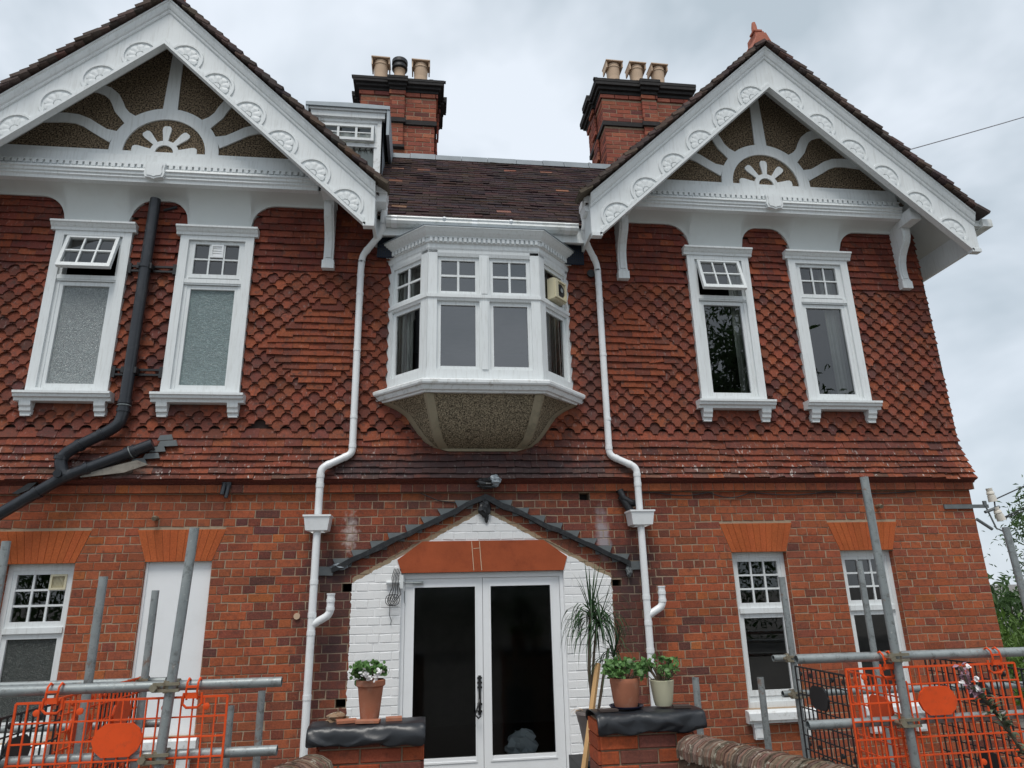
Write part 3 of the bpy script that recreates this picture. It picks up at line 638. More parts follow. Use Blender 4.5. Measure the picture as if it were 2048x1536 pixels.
def ground_window(a, b, low_glass, vent=False):
    f = MB(); rect_frame(f, a, b, GZ0, GZ1, .045, .045, .05, .055, .07, .13); f.box(a+.045, b-.045, .055, .13, 1.372, 1.42)
    f.box(a+.045, b-.045, .085, .13, .57, .66); w = f.build('window', 'white', house)
    lo = MB(); rect_frame(lo, a+.045, b-.045, .62, 1.372, .04, .04, .05, .045, .078, .115); lo.build('casement', 'white', w)
    p = MB(); p.add([(a+.085,.10,.67),(b-.085,.10,.67),(b-.085,.10,1.327),(a+.085,.10,1.327)], [(0,1,2,3)]); p.build('pane', low_glass, w)
    up = MB(); x0, x1, z0, z1 = a+.045, b-.045, 1.42, 1.903; rect_frame(up, x0, x1, z0, z1, .035, .035, .05, .035, .078, .115)
    W3, H3 = (x1-x0-.07)/3, (z1-z0-.085)/3
    for i in (1, 2): up.box(x0+.035+W3*i-.009, x0+.035+W3*i+.009, .084, .11, z0+.05, z1-.035); up.box(x0+.035, x1-.035, .0845, .1095, z0+.05+H3*i-.009, z0+.05+H3*i+.009)
    up.build('top_light', 'white', w)
    for i in range(3):
        for j in range(3):
            if vent and i == 2 and j == 2: continue
            p = MB(); p.add([(x0+.04+W3*i,.098,z0+.055+H3*j),(x0+.03+W3*(i+1),.098,z0+.055+H3*j),(x0+.03+W3*(i+1),.098,z0+.045+H3*(j+1)),(x0+.04+W3*i,.098,z0+.045+H3*(j+1))], [(0,1,2,3)]); p.build('top_light_pane', 'glass', w)
    if vent:
        q = MB(); cx, cz = x0+.035+W3*2.5, z0+.05+H3*2.5; rect_frame(q, cx-W3/2, cx+W3/2, cz-H3/2, cz+H3/2, .018, .018, .018, .018, .07, .10)
        for k in range(8): q.box(cx-W3/2+.02+k*.011, cx-W3/2+.025+k*.011, .085, .09, cz-H3/2+.02, cz+H3/2-.02)
        q.box(cx-W3/2, cx+W3/2, .094, .1, cz-H3/2, cz+H3/2); q.build('extractor_grille', 'cream', w)
    ground_sill(a, b, w)
    return w
def ground_sill(a, b, w):
    s = MB(); s.prism([(.13,.405),(-.055,.405),(-.06,.425),(-.085,.435),(-.085,.495),(-.07,.512),(.13,.523)], 'x', a-.045, b+.045); s.build('sill', 'oldwhite', w)
    for xx in (a+.06, b-.06):
        q = MB(); q.box(xx-.05, xx+.05, -.045, .02, .27, .404); q.box(xx-.058, xx+.058, -.055, .02, .375, .403); q.box(xx-.04, xx+.04, -.052, .02, .285, .36); q.build('sill_bracket', 'oldwhite', w)
ground_window(*GW[0], 'obsC', True); ground_window(*GW[2], 'glass'); ground_window(*GW[3], 'glass')
a, b = GW[1]; q = MB(); q.box(a, b, .045, .12, GZ0, GZ1); q.prism([(a,GZ0),(a+.02,GZ0),(a+.02,GZ1),(a,GZ1)], 'y', .03, .045); bp = q.build('blank_window_panel', 'litwhite', house); ground_sill(a, b, bp)
q = MB(); q.box(-2.64, -2.50, -.012, .0, .33, .40); q.build('air_brick', 'buffpot', house)

# ------------------------------------------------------------------ french doors
d = MB(); rect_frame(d, DX0, DX1, GZ, DZ1-.002, .035, .035, .03, .05, .045, .15); door = d.build('door_frame', 'litwhite', house)
for (x0, x1, name) in ((-.748, -.022, 0), (-.018, .722, 1)):
    q = MB(); rect_frame(q, x0, x1, GZ+.03, 1.765, .085, .068 if name == 0 else .085, .50, .078, .06, .11)
    if name: q = MB(); rect_frame(q, x0, x1, GZ+.03, 1.765, .072, .088, .50, .078, .06, .11)
    gx0, gx1 = (x0+.085, x1-.068) if not name else (x0+.072, x1-.088)
    rect_frame(q, gx0-.012, gx1+.012, .188, 1.699, .014, .014, .014, .014, .053, .06)
    leaf = q.build('door_leaf', 'litwhite', door)
    p = MB(); p.add([(gx0,.085,.20),(gx1,.085,.20),(gx1,.085,1.687),(gx0,.085,1.687)], [(0,1,2,3)]); p.build('door_pane', 'doorglass', door)
hd = MB()
hd.tube([(-.055,.05,.60),(-.055,.042,.72),(-.055,.05,.84)], .012, 8); hd.tube([(-.055,.04,.70),(-.08,.0,.64),(-.10,.0,.58),(-.07,.0,.55),(-.05,.01,.57)], .008, 8)
for zz in (.60, .66, .80, .84, .88): hd.box(-.055-.022, -.055+.022, .046, .058, zz-.008, zz+.008)
hd.box(-.067, -.043, .05, .06, .57, .90); hd.build('door_handle', 'iron', door)
q = MB(); q.tube([(-.81,.03,1.735),(-.60,.03,1.73)], .006, 8); q.box(-.68, -.58, .03, .055, 1.718, 1.742); q.build('door_closer', 'galv', door)
q = MB(); q.box(-.757, -.743, .045, .06, 1.55, 1.66); q.build('door_hinge', 'white', door)

# ------------------------------------------------------------------ oriel bay
BP = [(-1.005, .02), (-.578, -.42), (.552, -.42), (.962, .02)]
def bay_off(d):
    out = []; n = []
    for i in range(3):
        a, b = Vector(BP[i]), Vector(BP[i+1]); t = (b-a).normalized(); n.append((a, t, Vector((t.y, -t.x))))
    def hit(i, j):
        a, t, m = n[i]; b, u, k = n[j]; p = a+m*d; q = b+k*d; den = t.x*u.y-t.y*u.x; s = ((q-p).x*u.y-(q-p).y*u.x)/den; return p+t*s
    a, t, m = n[0]; p = a+m*d; out.append(p - t*((p.y-.02)/t.y)); out += [hit(0, 1), hit(1, 2)]
    a, t, m = n[2]; p = a+m*d; out.append(p - t*((p.y-.02)/t.y)); return out
def bay_band(mb, prof):
    mb.loft([[(p.x, p.y, z) for p in bay_off(d)] for d, z in prof])
bay = MB(); bay_band(bay, [(-.05, 3.56), (.012, 3.56), (.012, 3.70), (-.004, 3.705), (-.05, 3.705)]); bay_band(bay, [(-.05, 4.425), (.004, 4.425), (.012, 4.445), (.022, 4.455), (.022, 4.49), (-.05, 4.50)])
bay_band(bay, [(-.05, 4.915), (.0, 4.915), (.01, 4.95), (.01, 5.0), (-.05, 5.0)])
fn = []
for i in range(3):
    a, b = Vector(BP[i]), Vector(BP[i+1]); fn.append((a, b, (b-a).normalized()))
def bay_post(mb, a, t, u, w, d0, d1, z0, z1):
    m = Vector((t.y, -t.x)); c = [a+t*(u-w)+m*d1, a+t*(u+w)+m*d1, a+t*(u+w)+m*d0, a+t*(u-w)+m*d0]
    mb.hexa([(p.x, p.y, z0) for p in c] + [(p.x, p.y, z1) for p in c])
for i, (a, b, t) in enumerate(fn):
    L = (b-a).length
    for u in (.045, L-.045): bay_post(bay, a, t, u, .046, -.06, .010, 3.6, 4.98)
bayw = bay.build('bay_window', 'white', house)
q = MB(); a, b, t = fn[1]; L = (b-a).length
bay_post(q, a, t, L/2, .05, -.05, .006, 3.65, 4.95); bay_post(q, a, t, L/2, .03, .006, .022, 3.70, 4.42); bay_post(q, a, t, L/2, .03, .006, .022, 4.50, 4.91); q.build('mullion', 'white', bayw)
def bay_light(a, t, u0, u1, grid, glass):
    m = Vector((t.y, -t.x)); P = lambda u, d, z: ((a+t*u+m*d).x, (a+t*u+m*d).y, z)
    def bar(mb, ua, ub, za, zb, d0, d1): mb.hexa([P(ua,d1,za),P(ub,d1,za),P(ub,d0,za),P(ua,d0,za),P(ua,d1,zb),P(ub,d1,zb),P(ub,d0,zb),P(ua,d0,zb)])
    for (za, zb, g) in ((3.70, 4.43, 0), (4.495, 4.92, grid)):
        q = MB(); w = .04
        bar(q, u0, u0+w, za, zb, -.05, -.018); bar(q, u1-w, u1, za, zb, -.05, -.018); bar(q, u0+w, u1-w, za, za+w, -.05, -.018); bar(q, u0+w, u1-w, zb-w-.005, zb, -.05, -.018)
        if g:
            um = (u0+u1)/2; zm = (za+zb)/2; bar(q, um-.011, um+.011, za+w, zb-w, -.045, -.022); bar(q, u0+w, u1-w, zm-.011, zm+.011, -.0445, -.0225)
        q.build('casement', 'white', bayw)
        us = [u0+w, u1-w] if not g else [u0+w, (u0+u1)/2-.011, (u0+u1)/2+.011, u1-w]; zs = [za+w, zb-w-.005] if not g else [za+w, (za+zb)/2-.011, (za+zb)/2+.011, zb-w-.005]
        for i in range(0, len(us), 2):
            for j in range(0, len(zs), 2):
                p = MB(); p.add([P(us[i],-.036,zs[j]),P(us[i+1],-.036,zs[j]),P(us[i+1],-.036,zs[j+1]),P(us[i],-.036,zs[j+1])], [(0,1,2,3)]); p.build('pane', glass, bayw)
bay_light(fn[0][0], fn[0][2], .09, (fn[0][1]-fn[0][0]).length-.09, 1, 'glass')
bay_light(fn[1][0], fn[1][2], .09, L/2-.05, 1, 'bayglass'); bay_light(fn[1][0], fn[1][2], L/2+.05, L-.09, 1, 'bayglass')
bay_light(fn[2][0], fn[2][2], .09, (fn[2][1]-fn[2][0]).length-.09, 0, 'glass')
q = MB(); bay_band(q, [(-.06, 4.99), (.012, 4.985), (.018, 5.0), (.018, 5.045), (.03, 5.05), (.034, 5.055), (.034, 5.10), (.05, 5.105), (.05, 5.112), (.062, 5.125), (.085, 5.15), (.105, 5.18), (.112, 5.185), (.112, 5.20), (-.2, 5.24)]); bc = q.build('bay_cornice', 'white', bayw)
for i, (a, b, t) in enumerate(fn):
    L2 = (b-a).length; n = int(L2/.049)
    for k in range(n): q = MB(); bay_post(q, a, t, (k+.5)*L2/n, .015, .03, .054, 5.057, 5.10); q.build('dentil', 'white', bayw)
q = MB(); bay_band(q, [(.118, 5.2), (.118, 5.21), (.05, 5.225), (-.25, 5.27)]); q.build('lead_flat', 'lead', bayw)
q = MB(); bay_band(q, [(-.03, 3.455), (.045, 3.457), (.05, 3.475), (.07, 3.48), (.078, 3.50), (.085, 3.52), (.105, 3.525), (.112, 3.54), (.112, 3.565), (.10, 3.578), (-.02, 3.61)]); q.build('bay_sill', 'oldwhite', bayw)
# pebbledashed corbel under the bay
def corbel_sec(s):
    zz = 3.458 - .47*s; hw = np.interp(s, [0, .12, .27, .5, .70, .86, .95, 1], [.985, .86, .755, .68, .615, .55, .50, .43]); fw = np.interp(s, [0, .3, .6, .85, 1], [.565, .535, .505, .465, .40])
    dp = np.interp(s, [0, .12, .27, .5, .7, .86, .95, 1], [.40, .375, .345, .295, .235, .155, .085, .012]); return zz, hw, fw, dp
secs = []
for i in range(15):
    zz, hw, fw, dp = corbel_sec(i/14); secs.append([(-.02-hw, -.025, zz), (-.02-fw, -.03-dp, zz), (-.02+fw, -.03-dp, zz), (-.02+hw, -.025, zz)])
q = MB(); q.loft(secs, smooth=True); cb = q.build('bay_corbel', 'pebble', bayw)
def rib(idx, w):
    q = MB(); ss = []
    for i in range(15):
        zz, hw, fw, dp = corbel_sec(i/14); P = secs[i]
        if idx in (1, 2): s = -1 if idx == 1 else 1; a = Vector(P[idx]); e = (Vector(P[0 if idx == 1 else 3])-a); e = e.normalized()*min(.035, e.length*.8); ss.append([a+e+Vector((0,-.012,0)), a+Vector((0,-.016,-.004)), a+Vector((-s*w,-.014,-.004)), a+Vector((-s*w,.02,0))])
        else: s = -1 if idx == 0 else 1; a = Vector(P[idx]); e = (Vector(P[1 if idx == 0 else 2])-a); e = e.normalized()*min(w, e.length*.5); ss.append([a+Vector((s*.012,.02,0)), a+Vector((s*.012,-.012,0)), a+e+Vector((0,-.012,0)), a+e])
    q.loft(ss, smooth=True); q.build('corbel_rib', 'render', bayw)
for i in range(4): rib(i, .075)
q = MB(); zz, hw, fw, dp = corbel_sec(1); q.prism([(-.02-fw-.03, zz+.05), (-.02-fw+.02, zz+.005), (-.02+fw-.02, zz+.005), (-.02+fw+.03, zz+.05), (-.02+fw, zz-.005), (-.02+fw-.06, zz-.022), (-.02-fw+.06, zz-.022), (-.02-fw, zz-.005)], 'y', -.075, 0); q.build('corbel_rib', 'render', bayw)
# extractor fan in the right cant
a, b, t = fn[2]; m = Vector((t.y, -t.x)); L2 = (b-a).length
q = MB(); ex = a+t*(L2*.52); n_ = m
def fanbox(mb, u0, u1, d0, d1, z0, z1):
    P = lambda u, dd, z: ((ex+t*u+m*dd).x, (ex+t*u+m*dd).y, z)
    mb.hexa([P(u0,d1,z0),P(u1,d1,z0),P(u1,d0,z0),P(u0,d0,z0),P(u0,d1,z1),P(u1,d1,z1),P(u1,d0,z1),P(u0,d0,z1)])
fanbox(q, -.115, .115, -.03, .055, 4.545, 4.775); fanbox(q, -.105, .105, .055, .075, 4.555, 4.575); fanbox(q, -.105, .105, .055, .075, 4.745, 4.765); fanbox(q, -.105, -.06, .055, .0751, 4.575, 4.745); fanbox(q, .085, .105, .055, .0752, 4.575, 4.745)
fan = q.build('extractor_fan', 'cream', bayw)
q = MB(); c = ex+t*.012+m*.058; rad = .075
v = [(c.x, c.y, 4.66)] + [((c+t*(rad*math.cos(k*math.pi/8))).x, (c+t*(rad*math.cos(k*math.pi/8))).y, 4.66+rad*math.sin(k*math.pi/8)) for k in range(16)]; q.add(v, [(0, 1+k, 1+(k+1) % 16) for k in range(16)]); q.build('fan_opening', 'black', bayw)
q = MB(); c = c+m*.014; v = [(c.x, c.y, 4.66)] + [((c+t*(.026*math.cos(k*math.pi/6))).x, (c+t*(.026*math.cos(k*math.pi/6))).y, 4.66+.026*math.sin(k*math.pi/6)) for k in range(12)]; q.add(v, [(0, 1+k, 1+(k+1) % 12) for k in range(12)]); q.build('fan_hub', 'galv', bayw)

def curtain(x0, x1, y, z0, z1, label, waves=7, dirx=1):
    q = MB(); n = waves*6; A = []; B = []
    for i in range(n+1):
        u = i/n; yy = y + .018*math.sin(u*waves*2*math.pi) + .008*math.sin(u*19); A.append((x0+(x1-x0)*u, yy, z1)); B.append((x0+(x1-x0)*u*(1.0)+.01*math.sin(u*9), yy*1.0+.006, z0))
    q.loft([A, B], smooth=True); o = q.build('curtain', 'curtain'); sol = o.modifiers.new('thickness', 'SOLIDIFY'); sol.thickness = .003
    tag(o, label, 'curtain')
curtain(4.0, 4.24, .12, 3.58, 5.2, 'pale curtain drawn aside in the rightmost upstairs window')
curtain(2.86, 3.03, .12, 3.58, 5.2, 'pale curtain edge in the upstairs window whose top light stands open on the right gable', 4)
curtain(-.93, -.72, -.02, 3.6, 4.98, 'cream curtain gathered behind the left cant of the oriel bay', 5)
curtain(.70, .80, -.08, 3.6, 4.98, 'grey-white curtain behind the right cant of the oriel bay under the fan', 3)

# ------------------------------------------------------------------ gables
SL = 0.95; ANG = math.atan(SL); GB = -0.56; HX = 2.22
def rake_pts(GX, s, dx, v, y): return (GX+s*dx, y, 7.72-SL*dx-v)
def rake(mb, GX, s, prof, dx0, dx1, cut=None):   # profile (v, y) swept down the slope, plumb at both ends
    n = len(prof); A = [rake_pts(GX, s, dx0, v, y) for v, y in prof]; B = [rake_pts(GX, s, dx1, v, y) for v, y in prof]
    if cut is not None: B = [(p[0], p[1], max(p[2], cut)) for p in B]
    f = [(i, (i+1) % n, n+(i+1) % n, n+i) for i in range(n)] + [tuple(range(n-1, -1, -1)), tuple(range(n, 2*n))]
    if s > 0: f = [tuple(reversed(q)) for q in f]
    mb.add(A+B, f)
q = MB()      # carved shell ornament, lying in the xz plane, facing -y
def arcband(mb, r0, r1, y0, y1, n=14):
    A = [(r0*math.cos(math.pi*i/n), r0*math.sin(math.pi*i/n)) for i in range(n+1)]; B = [(r1*math.cos(math.pi*i/n), r1*math.sin(math.pi*i/n)) for i in range(n+1)]
    secs = [[(p[0], y0, p[1]) for p in A], [(p[0]*1.02, y1, p[1]*1.02) for p in A], [(p[0]*.97, y1, p[1]*.97) for p in B], [(p[0], y0, p[1]) for p in B]]
    mb.loft(secs)
arcband(q, .130, .156, 0, -.020)
for k in range(5):
    a = math.pi*(k+.5)/5; c, s_ = math.cos(a), math.sin(a); L0, L1 = .035, .112
    prof = [(L0, .012), (.06, .021), (.09, .029), (.107, .022), (L1, .0)]
    up = []; dn = []
    for l, w in prof: up.append((l*c - w*s_, l*s_ + w*c)); dn.append((l*c + w*s_, l*s_ - w*c))
    ring = dn + up[::-1]; n = len(ring); ctr = (.08*c, -.022, .08*s_)
    v = [(p[0], 0, p[1]) for p in ring] + [(p[0]*.95+.004*c, -.016, p[1]*.95+.004*s_) for p in ring] + [ctr]
    q.add(v, [(i, n+i, n+(i+1) % n, (i+1) % n) for i in range(n)] + [(n+i, 2*n, n+(i+1) % n) for i in range(n)], smooth=False)
arcband(q, .002, .03, 0, -.02, 8)
me_ros, _ = q.mesh('shell_ornament', (0, 0, 0)); me_ros.materials.append(M['white'])
q = MB(); q.hexa([(-.0825,0,0),(.0825,0,0),(.0825,.22,0),(-.0825,.22,0),(-.0825,0,.034),(.0825,0,.034),(.0825,.22,.034),(-.0825,.22,.034)])
me_verge, _ = q.mesh('verge_tile', (0, 0, 0)); me_verge.materials.append(M['rooftile_one'])
q = MB(); q.box(-.02, .02, 0, .021, 0, .038); me_dent, _ = q.mesh('dentil', (0, 0, 0)); me_dent.materials.append(M['white'])
RPAL = [(.5,(.10,.078,.07)),(.3,(.13,.096,.082)),(.15,(.075,.06,.058)),(.05,(.16,.095,.075))]

def gable(GX, beamL, beamR, brackets):
    g_ = MB()
    for s in (-1, 1):
        rake(g_, GX, s, [(.14, GB), (.14, GB+.045), (.55, GB+.045), (.55, GB)], 0, HX-.085)
        # squared foot of the board
        zt = 7.72-SL*(HX-.085); x0 = GX+s*(HX-.085); x1 = GX+s*HX
        g_.prism([(x0, zt-.14), (x1, zt-.14-SL*.085), (x1, 5.14), (x0+(-s)*.0, 5.14), (x0, 5.14)][::(-1 if s < 0 else 1)], 'y', GB, GB+.045)
        zl = 7.72-SL*(HX-.085)-.55
    root = g_.build('bargeboard', 'white', house)
    for s in (-1, 1):
        q = MB(); rake(q, GX, s, [(0, GB-.062), (.022, GB-.062), (.028, GB-.052), (.065, GB-.044), (.095, GB-.032), (.108, GB-.018), (.125, GB-.018), (.14, GB-.012), (.15, GB+.01), (.15, GB+.05), (0, GB+.05)], 0, HX); q.build('crown_moulding', 'white', root)
        q = MB(); rake(q, GX, s, [(.505, GB-.003), (.512, GB-.022), (.552, GB-.022), (.556, GB+.05), (.505, GB+.05)], 0, HX-.085, 5.14)
        x1 = GX+s*HX; q.box(min(GX+s*(HX-.11), x1), max(GX+s*(HX-.11), x1), GB-.022, GB+.05, 5.135, 5.175); q.build('lower_fillet', 'white', root)
        xs = [0.0] + [.22+.342*i for i in range(6)] + [HX-.10]
        for i in range(len(xs)-1):
            a0 = xs[i]+(.118 if i > 0 else .0); a1 = xs[i+1]-(.118 if i < len(xs)-2 else 0)
            if a1-a0 > .02: q = MB(); rake(q, GX, s, [(.468, GB-.002), (.474, GB-.014), (.506, GB-.014), (.506, GB+.02), (.468, GB+.02)], a0, a1); q.build('step_fillet', 'white', root)
        for i in range(6):
            dx = .22+.342*i; o_ = place('shell_ornament', me_ros, rake_pts(GX, s, dx, .500, GB-.001), root, (0, s*ANG, 0)); o_.scale = (1.22, .62, 1.15)
        # soffit boards behind the bargeboard and the eaves fascia
        q = MB(); rake(q, GX, s, [(.06, GB+.045), (.06, .3), (.16, .3), (.16, GB+.045)], 0, HX-.02); q.build('verge_soffit', 'cove', root)
        q = MB(); x0, x1 = sorted((GX+s*(HX-.03), GX+s*(HX+.0)))
        q.box(x0, x1, GB+.05, 3.0 if s*GX > 0 else .2, 5.20, 5.52); q.build('eaves_fascia', 'white', root)
    # tiles along the verge
    for s in (-1, 1):
        n = 31
        for i in range(n):
            for lay in (0,):
                dx = HX+.05-(i+lay*.5)*(HX+.05)/n; z = 7.72-SL*dx
                w = Vector((GX+s*(dx), GB-.11+random.uniform(-.012,.012), z+.046+random.uniform(-.004,.004)))
                place('verge_tile', me_verge, w, root, Euler((0, s*(ANG-.20)+random.gauss(0,.03), 0)), jit(pick(RPAL), .2))
    # roof slabs
    q = MB()
    for s in (-1, 1): rake(q, GX, s, [(-.05, GB+.05), (-.05, 3.0), (.05, 3.0), (.05, GB+.05)], 0, HX+.03)
    q.build('gable_roof', M['darkwood'], root)
    q = MB()
    for s in (-1, 1): rake(q, GX, s, [(-.075, GB-.09), (-.075, 3.0), (-.052, 3.0), (-.052, GB-.09)], .0, .14)
    q.build('ridge_tile', 'soot', root)
    # tympanum: roughcast field with a timber sunburst
    TY = -.20
    q = MB(); q.prism([(0, 0), (GX+1.75, 5.929), (GX+1.75, 5.93), (GX, 7.57), (GX-1.75, 5.93)][1:], 'y', TY, TY+.05); tym = q.build('gable_panel', 'roughcast', root)
    ZC = 6.10; y0, y1 = TY-.018, TY+.01
    q = MB(); q.box(GX-1.62, GX+1.62, y0-.002, y1, 5.93, ZC)
    n = 28; q.strip([(GX+.41*math.cos(math.pi*i/n), ZC+.41*math.sin(math.pi*i/n)) for i in range(n+1)], [(GX+.545*math.cos(math.pi*i/n), ZC+.545*math.sin(math.pi*i/n)) for i in range(n+1)], y0, y1); q.build('sunburst_arch', 'white', root)
    q = MB(); q.prism([(GX-.075, ZC+.52), (GX+.075, ZC+.52), (GX+.052, 7.50), (GX-.052, 7.50)], 'y', y0+.001, y1); q.build('sunburst_ray', 'white', root)
    for s in (-1, 1):
        for pts in ([(.36,.36),(.44,.43),(.50,.50),(.535,.58),(.58,.66),(.65,.72),(.74,.755),(.86,.765)], [(.52,.16),(.62,.20),(.71,.255),(.80,.315),(.90,.355),(1.02,.365),(1.2,.35),(1.35,.34)]):
            q = MB(); A = []; B = []
            for i, (u, v) in enumerate(pts):
                a = Vector(pts[max(0, i-1)]); b = Vector(pts[min(len(pts)-1, i+1)]); t = (b-a).normalized(); nn = Vector((-t.y, t.x)); w = .056 if 0 < i else .075
                A.append((GX+s*(u+nn.x*w), ZC+v+nn.y*w)); B.append((GX+s*(u-nn.x*w), ZC+v-nn.y*w))
            q.strip(A, B, y0+.0012, y1); q.build('sunburst_ray', 'white', root)
    q = MB(); n = 12
    q.strip([(GX+.09*math.cos(math.pi*i/n), ZC+.09*math.sin(math.pi*i/n)) for i in range(n+1)], [(GX+.145*math.cos(math.pi*i/n), ZC+.145*math.sin(math.pi*i/n)) for i in range(n+1)], y0, y1)
    for k in range(5):
        a = R(4+43*k) if k in (0, 4) else R(2+44*k); a = math.pi*(k/4)*.93+math.pi*.035; c, s_ = math.cos(a), math.sin(a); poly = []
        for l, w in ((.12,.022),(.2,.032),(.27,.044),(.305,.042),(.325,.025)): poly.append((l, w))
        ring = [(GX+l*c-w*s_, ZC+l*s_+w*c) for l, w in poly]; ring2 = [(GX+l*c+w*s_, ZC+l*s_-w*c) for l, w in poly]
        q.strip(ring, ring2, y0+.0015+.0002*k, y1)
    q.build('sunburst_flower', 'white', root)
    # dentilled beam and its shield
    q = MB(); q.prism([(TY-.02,6.03),(-.255,6.03),(-.255,5.905),(-.285,5.90),(-.285,5.84),(-.30,5.835),(-.325,5.825),(-.33,5.80),(-.315,5.79),(-.315,5.765),(-.30,5.755),(-.305,5.735),(-.29,5.72),(-.285,5.69),(TY-.02,5.69)], 'x', beamL, beamR); bm = q.build('gable_beam', 'white', root)
    n = int((beamR-beamL)/.062)
    for i in range(n): place('dentil', me_dent, (beamL+.03+i*.062, -.305, 5.85), root)
    q = MB(); q.box(beamL, beamR, -.303, -.284, 5.888, 5.902); q.build('dentil_fillet', 'white', root)
    q = MB(); sh = [(-.10,.085),(-.07,.10),(-.04,.088),(0,.10),(.04,.088),(.07,.10),(.10,.085),(.09,.03),(.10,-.03),(.085,-.075),(.03,-.085),(0,-.10),(-.03,-.085),(-.085,-.075),(-.10,-.03),(-.09,.03)]
    q.prism([(GX-.01+p[0], 5.80+p[1]) for p in sh][::-1], 'y', -.345, -.28); q.prism([(GX-.01+p[0]*.78, 5.80+p[1]*.78) for p in sh][::-1], 'y', -.353, -.345); q.build('shield', 'white', root)
    # coved plaster rising from the window heads to the beam
    cols = sorted(c for c in UW if abs(c-GX) < 1.2); q = MB(); xs = np.linspace(GX-1.78, GX+1.78, 150)
    def zb(x):
        dmin = min(abs(x-c) for c in cols); e = dmin-.315
        if e <= 0: return 5.325
        r = .21 if (cols[0] < x < cols[1]) else .25
        if e >= r: return 5.625
        return 5.625 - (5.625-5.36)*(1-math.sqrt(max(0, 1-((r-e)/r)**2)))
    secs = []
    K = 9
    for k in range(K+1):
        ph = k/K*math.pi/2; row = []
        for x in xs:
            z0 = zb(x); row.append((x, -.05-.215*(1-math.cos(ph)), z0+(5.70-z0)*math.sin(ph)))
        secs.append(row)
    q.loft([[(x, .03, zb(x)) for x in xs]] + secs, smooth=True); q.build('coved_soffit', 'cove', root)
    for bx in brackets:
        q = MB(); prof = [(0,4.90),(-.05,4.90),(-.09,4.915),(-.095,4.96),(-.10,5.0),(-.085,5.02),(-.08,5.06),(-.075,5.14),(-.085,5.22),(-.115,5.30),(-.165,5.37),(-.215,5.43),(-.245,5.50),(-.25,5.56),(-.245,5.60),(-.27,5.61),(-.28,5.69),(-.42,5.70),(-.43,5.75),(0,5.75)]
        q.prism(prof, 'x', bx-.05, bx+.05); q.prism([(p[0]-.012, p[1]) for p in prof[5:14]] + [(p[0]+.03, p[1]) for p in prof[5:14][::-1]], 'x', bx-.028, bx+.028); q.box(bx-.062, bx+.062, -.105, 0, 4.895, 4.985); q.box(bx-.062, bx+.062, -.44, -.22, 5.60, 5.70); q.build('console_bracket', 'white', root)
    return root
gl = gable(-3.34, -4.98, -1.74, [-1.62, -5.05]); gr = gable(3.32, 1.70, 4.90, [1.56, 4.95])
# terracotta finials on the ridges
for GX, nm in ((3.32, gr), (-3.34, gl)):
    q = MB(); q.prism([(GX-.16, 7.66), (GX-.05, 7.93), (GX+.05, 7.93), (GX+.16, 7.66), (GX+.10, 7.66), (GX, 7.80), (GX-.10, 7.66)][::-1], 'y', GB-.05, GB+.25)
    q.prism([(GX-.06, 7.85), (GX-.055, 8.0), (GX+.055, 8.0), (GX+.06, 7.85)][::-1], 'y', GB-.0, GB+.2); q.box(GX-.075, GX+.03, GB-.01, GB+.1, 7.99, 8.012)
    q.lathe([(.036, 7.98), (.032, 8.1), (.022, 8.16), (.0, 8.165)], GX-.03, GB+.05, 10); q.build('ridge_finial', 'redterra', nm)

# ------------------------------------------------------------------ main roof between the gables
EY, EZ, RY, RZ = -.25, 5.43, 1.50, 7.40; rs = (RZ-EZ)/(RY-EY); ra = math.atan(rs)
q = MB(); q.add([(-1.10,EY,EZ-.03),(1.10,EY,EZ-.03),(2.98,RY,RZ-.03),(-3.0,RY,RZ-.03),(-3.0,5,4.5),(2.98,5,4.5)], [(0,1,2,3),(3,2,5,4)]); roof = q.build('main_roof', M['darkwood'], house)
q = MB(); n = 27; Ls = math.hypot(RY-EY, RZ-EZ); gg = Ls/n; ud = Vector((0, math.cos(ra), math.sin(ra))); nd = Vector((0, -math.sin(ra), math.cos(ra)))
for i in range(n):
    off = TW/2 if i % 2 else 0
    for j in range(-10, 19):
        x = j*TW+off+random.uniform(-.003,.003)
        zz_ = EZ+(RZ-EZ)*i/n
        if x < -3.34+min(2.24, (7.77-zz_)/.95)-.12 or x > 3.32-min(2.24, (7.77-zz_)/.95)+.12: continue
        p0 = Vector((x, EY, EZ))+ud*(i*gg-.01+random.uniform(-.003,.003)); lift = .026+random.uniform(0,.006) + (.008*math.sin(x*3+i))*.5
        a = p0+nd*lift; b = p0+ud*(gg+.05)+nd*.012; h = TW/2-.0015; th = nd*.014; tw = nd*random.uniform(-.004, .004)
        X = Vector((h, 0, 0)); c = jit(pick([(.5,(.040,.026,.027)),(.3,(.03,.022,.026)),(.17,(.055,.032,.03)),(.03,(.2,.095,.065))]), .25)
        v = [a-X-tw-th, a+X+tw-th, b+X-th, b-X-th, a-X-tw, a+X+tw, b+X, b-X]
        o = len(q.v); q.add([tuple(p) for p in v], [(0,1,5,4),(4,5,6,7),(0,4,7,3),(1,2,6,5)], c)
        q.c[-4] = jit((.27,.185,.16), .4) if random.random() < .82 else c  # butt faces coloured paler, as edges catching the light
stuff(q.build('roof_tile_courses', 'rooftile', roof))
q = MB(); x = -1.6
while x < 3.0:
    e = x+random.uniform(.28,.42); h = random.uniform(-.006,.006)
    q.prism([(RY-.075,RZ-.03),(RY-.08,RZ-.045),(RY-.03,RZ+.065+h),(RY+.03,RZ+.065+h),(RY+.09,RZ-.05)], 'x', x, e-.006); x = e
q.build('lead_ridge', simple('old_lead_ridge', (.17,.195,.215), .6, metal=.2, var=.3, nscale=6, bump=.4, bscale=12), roof)
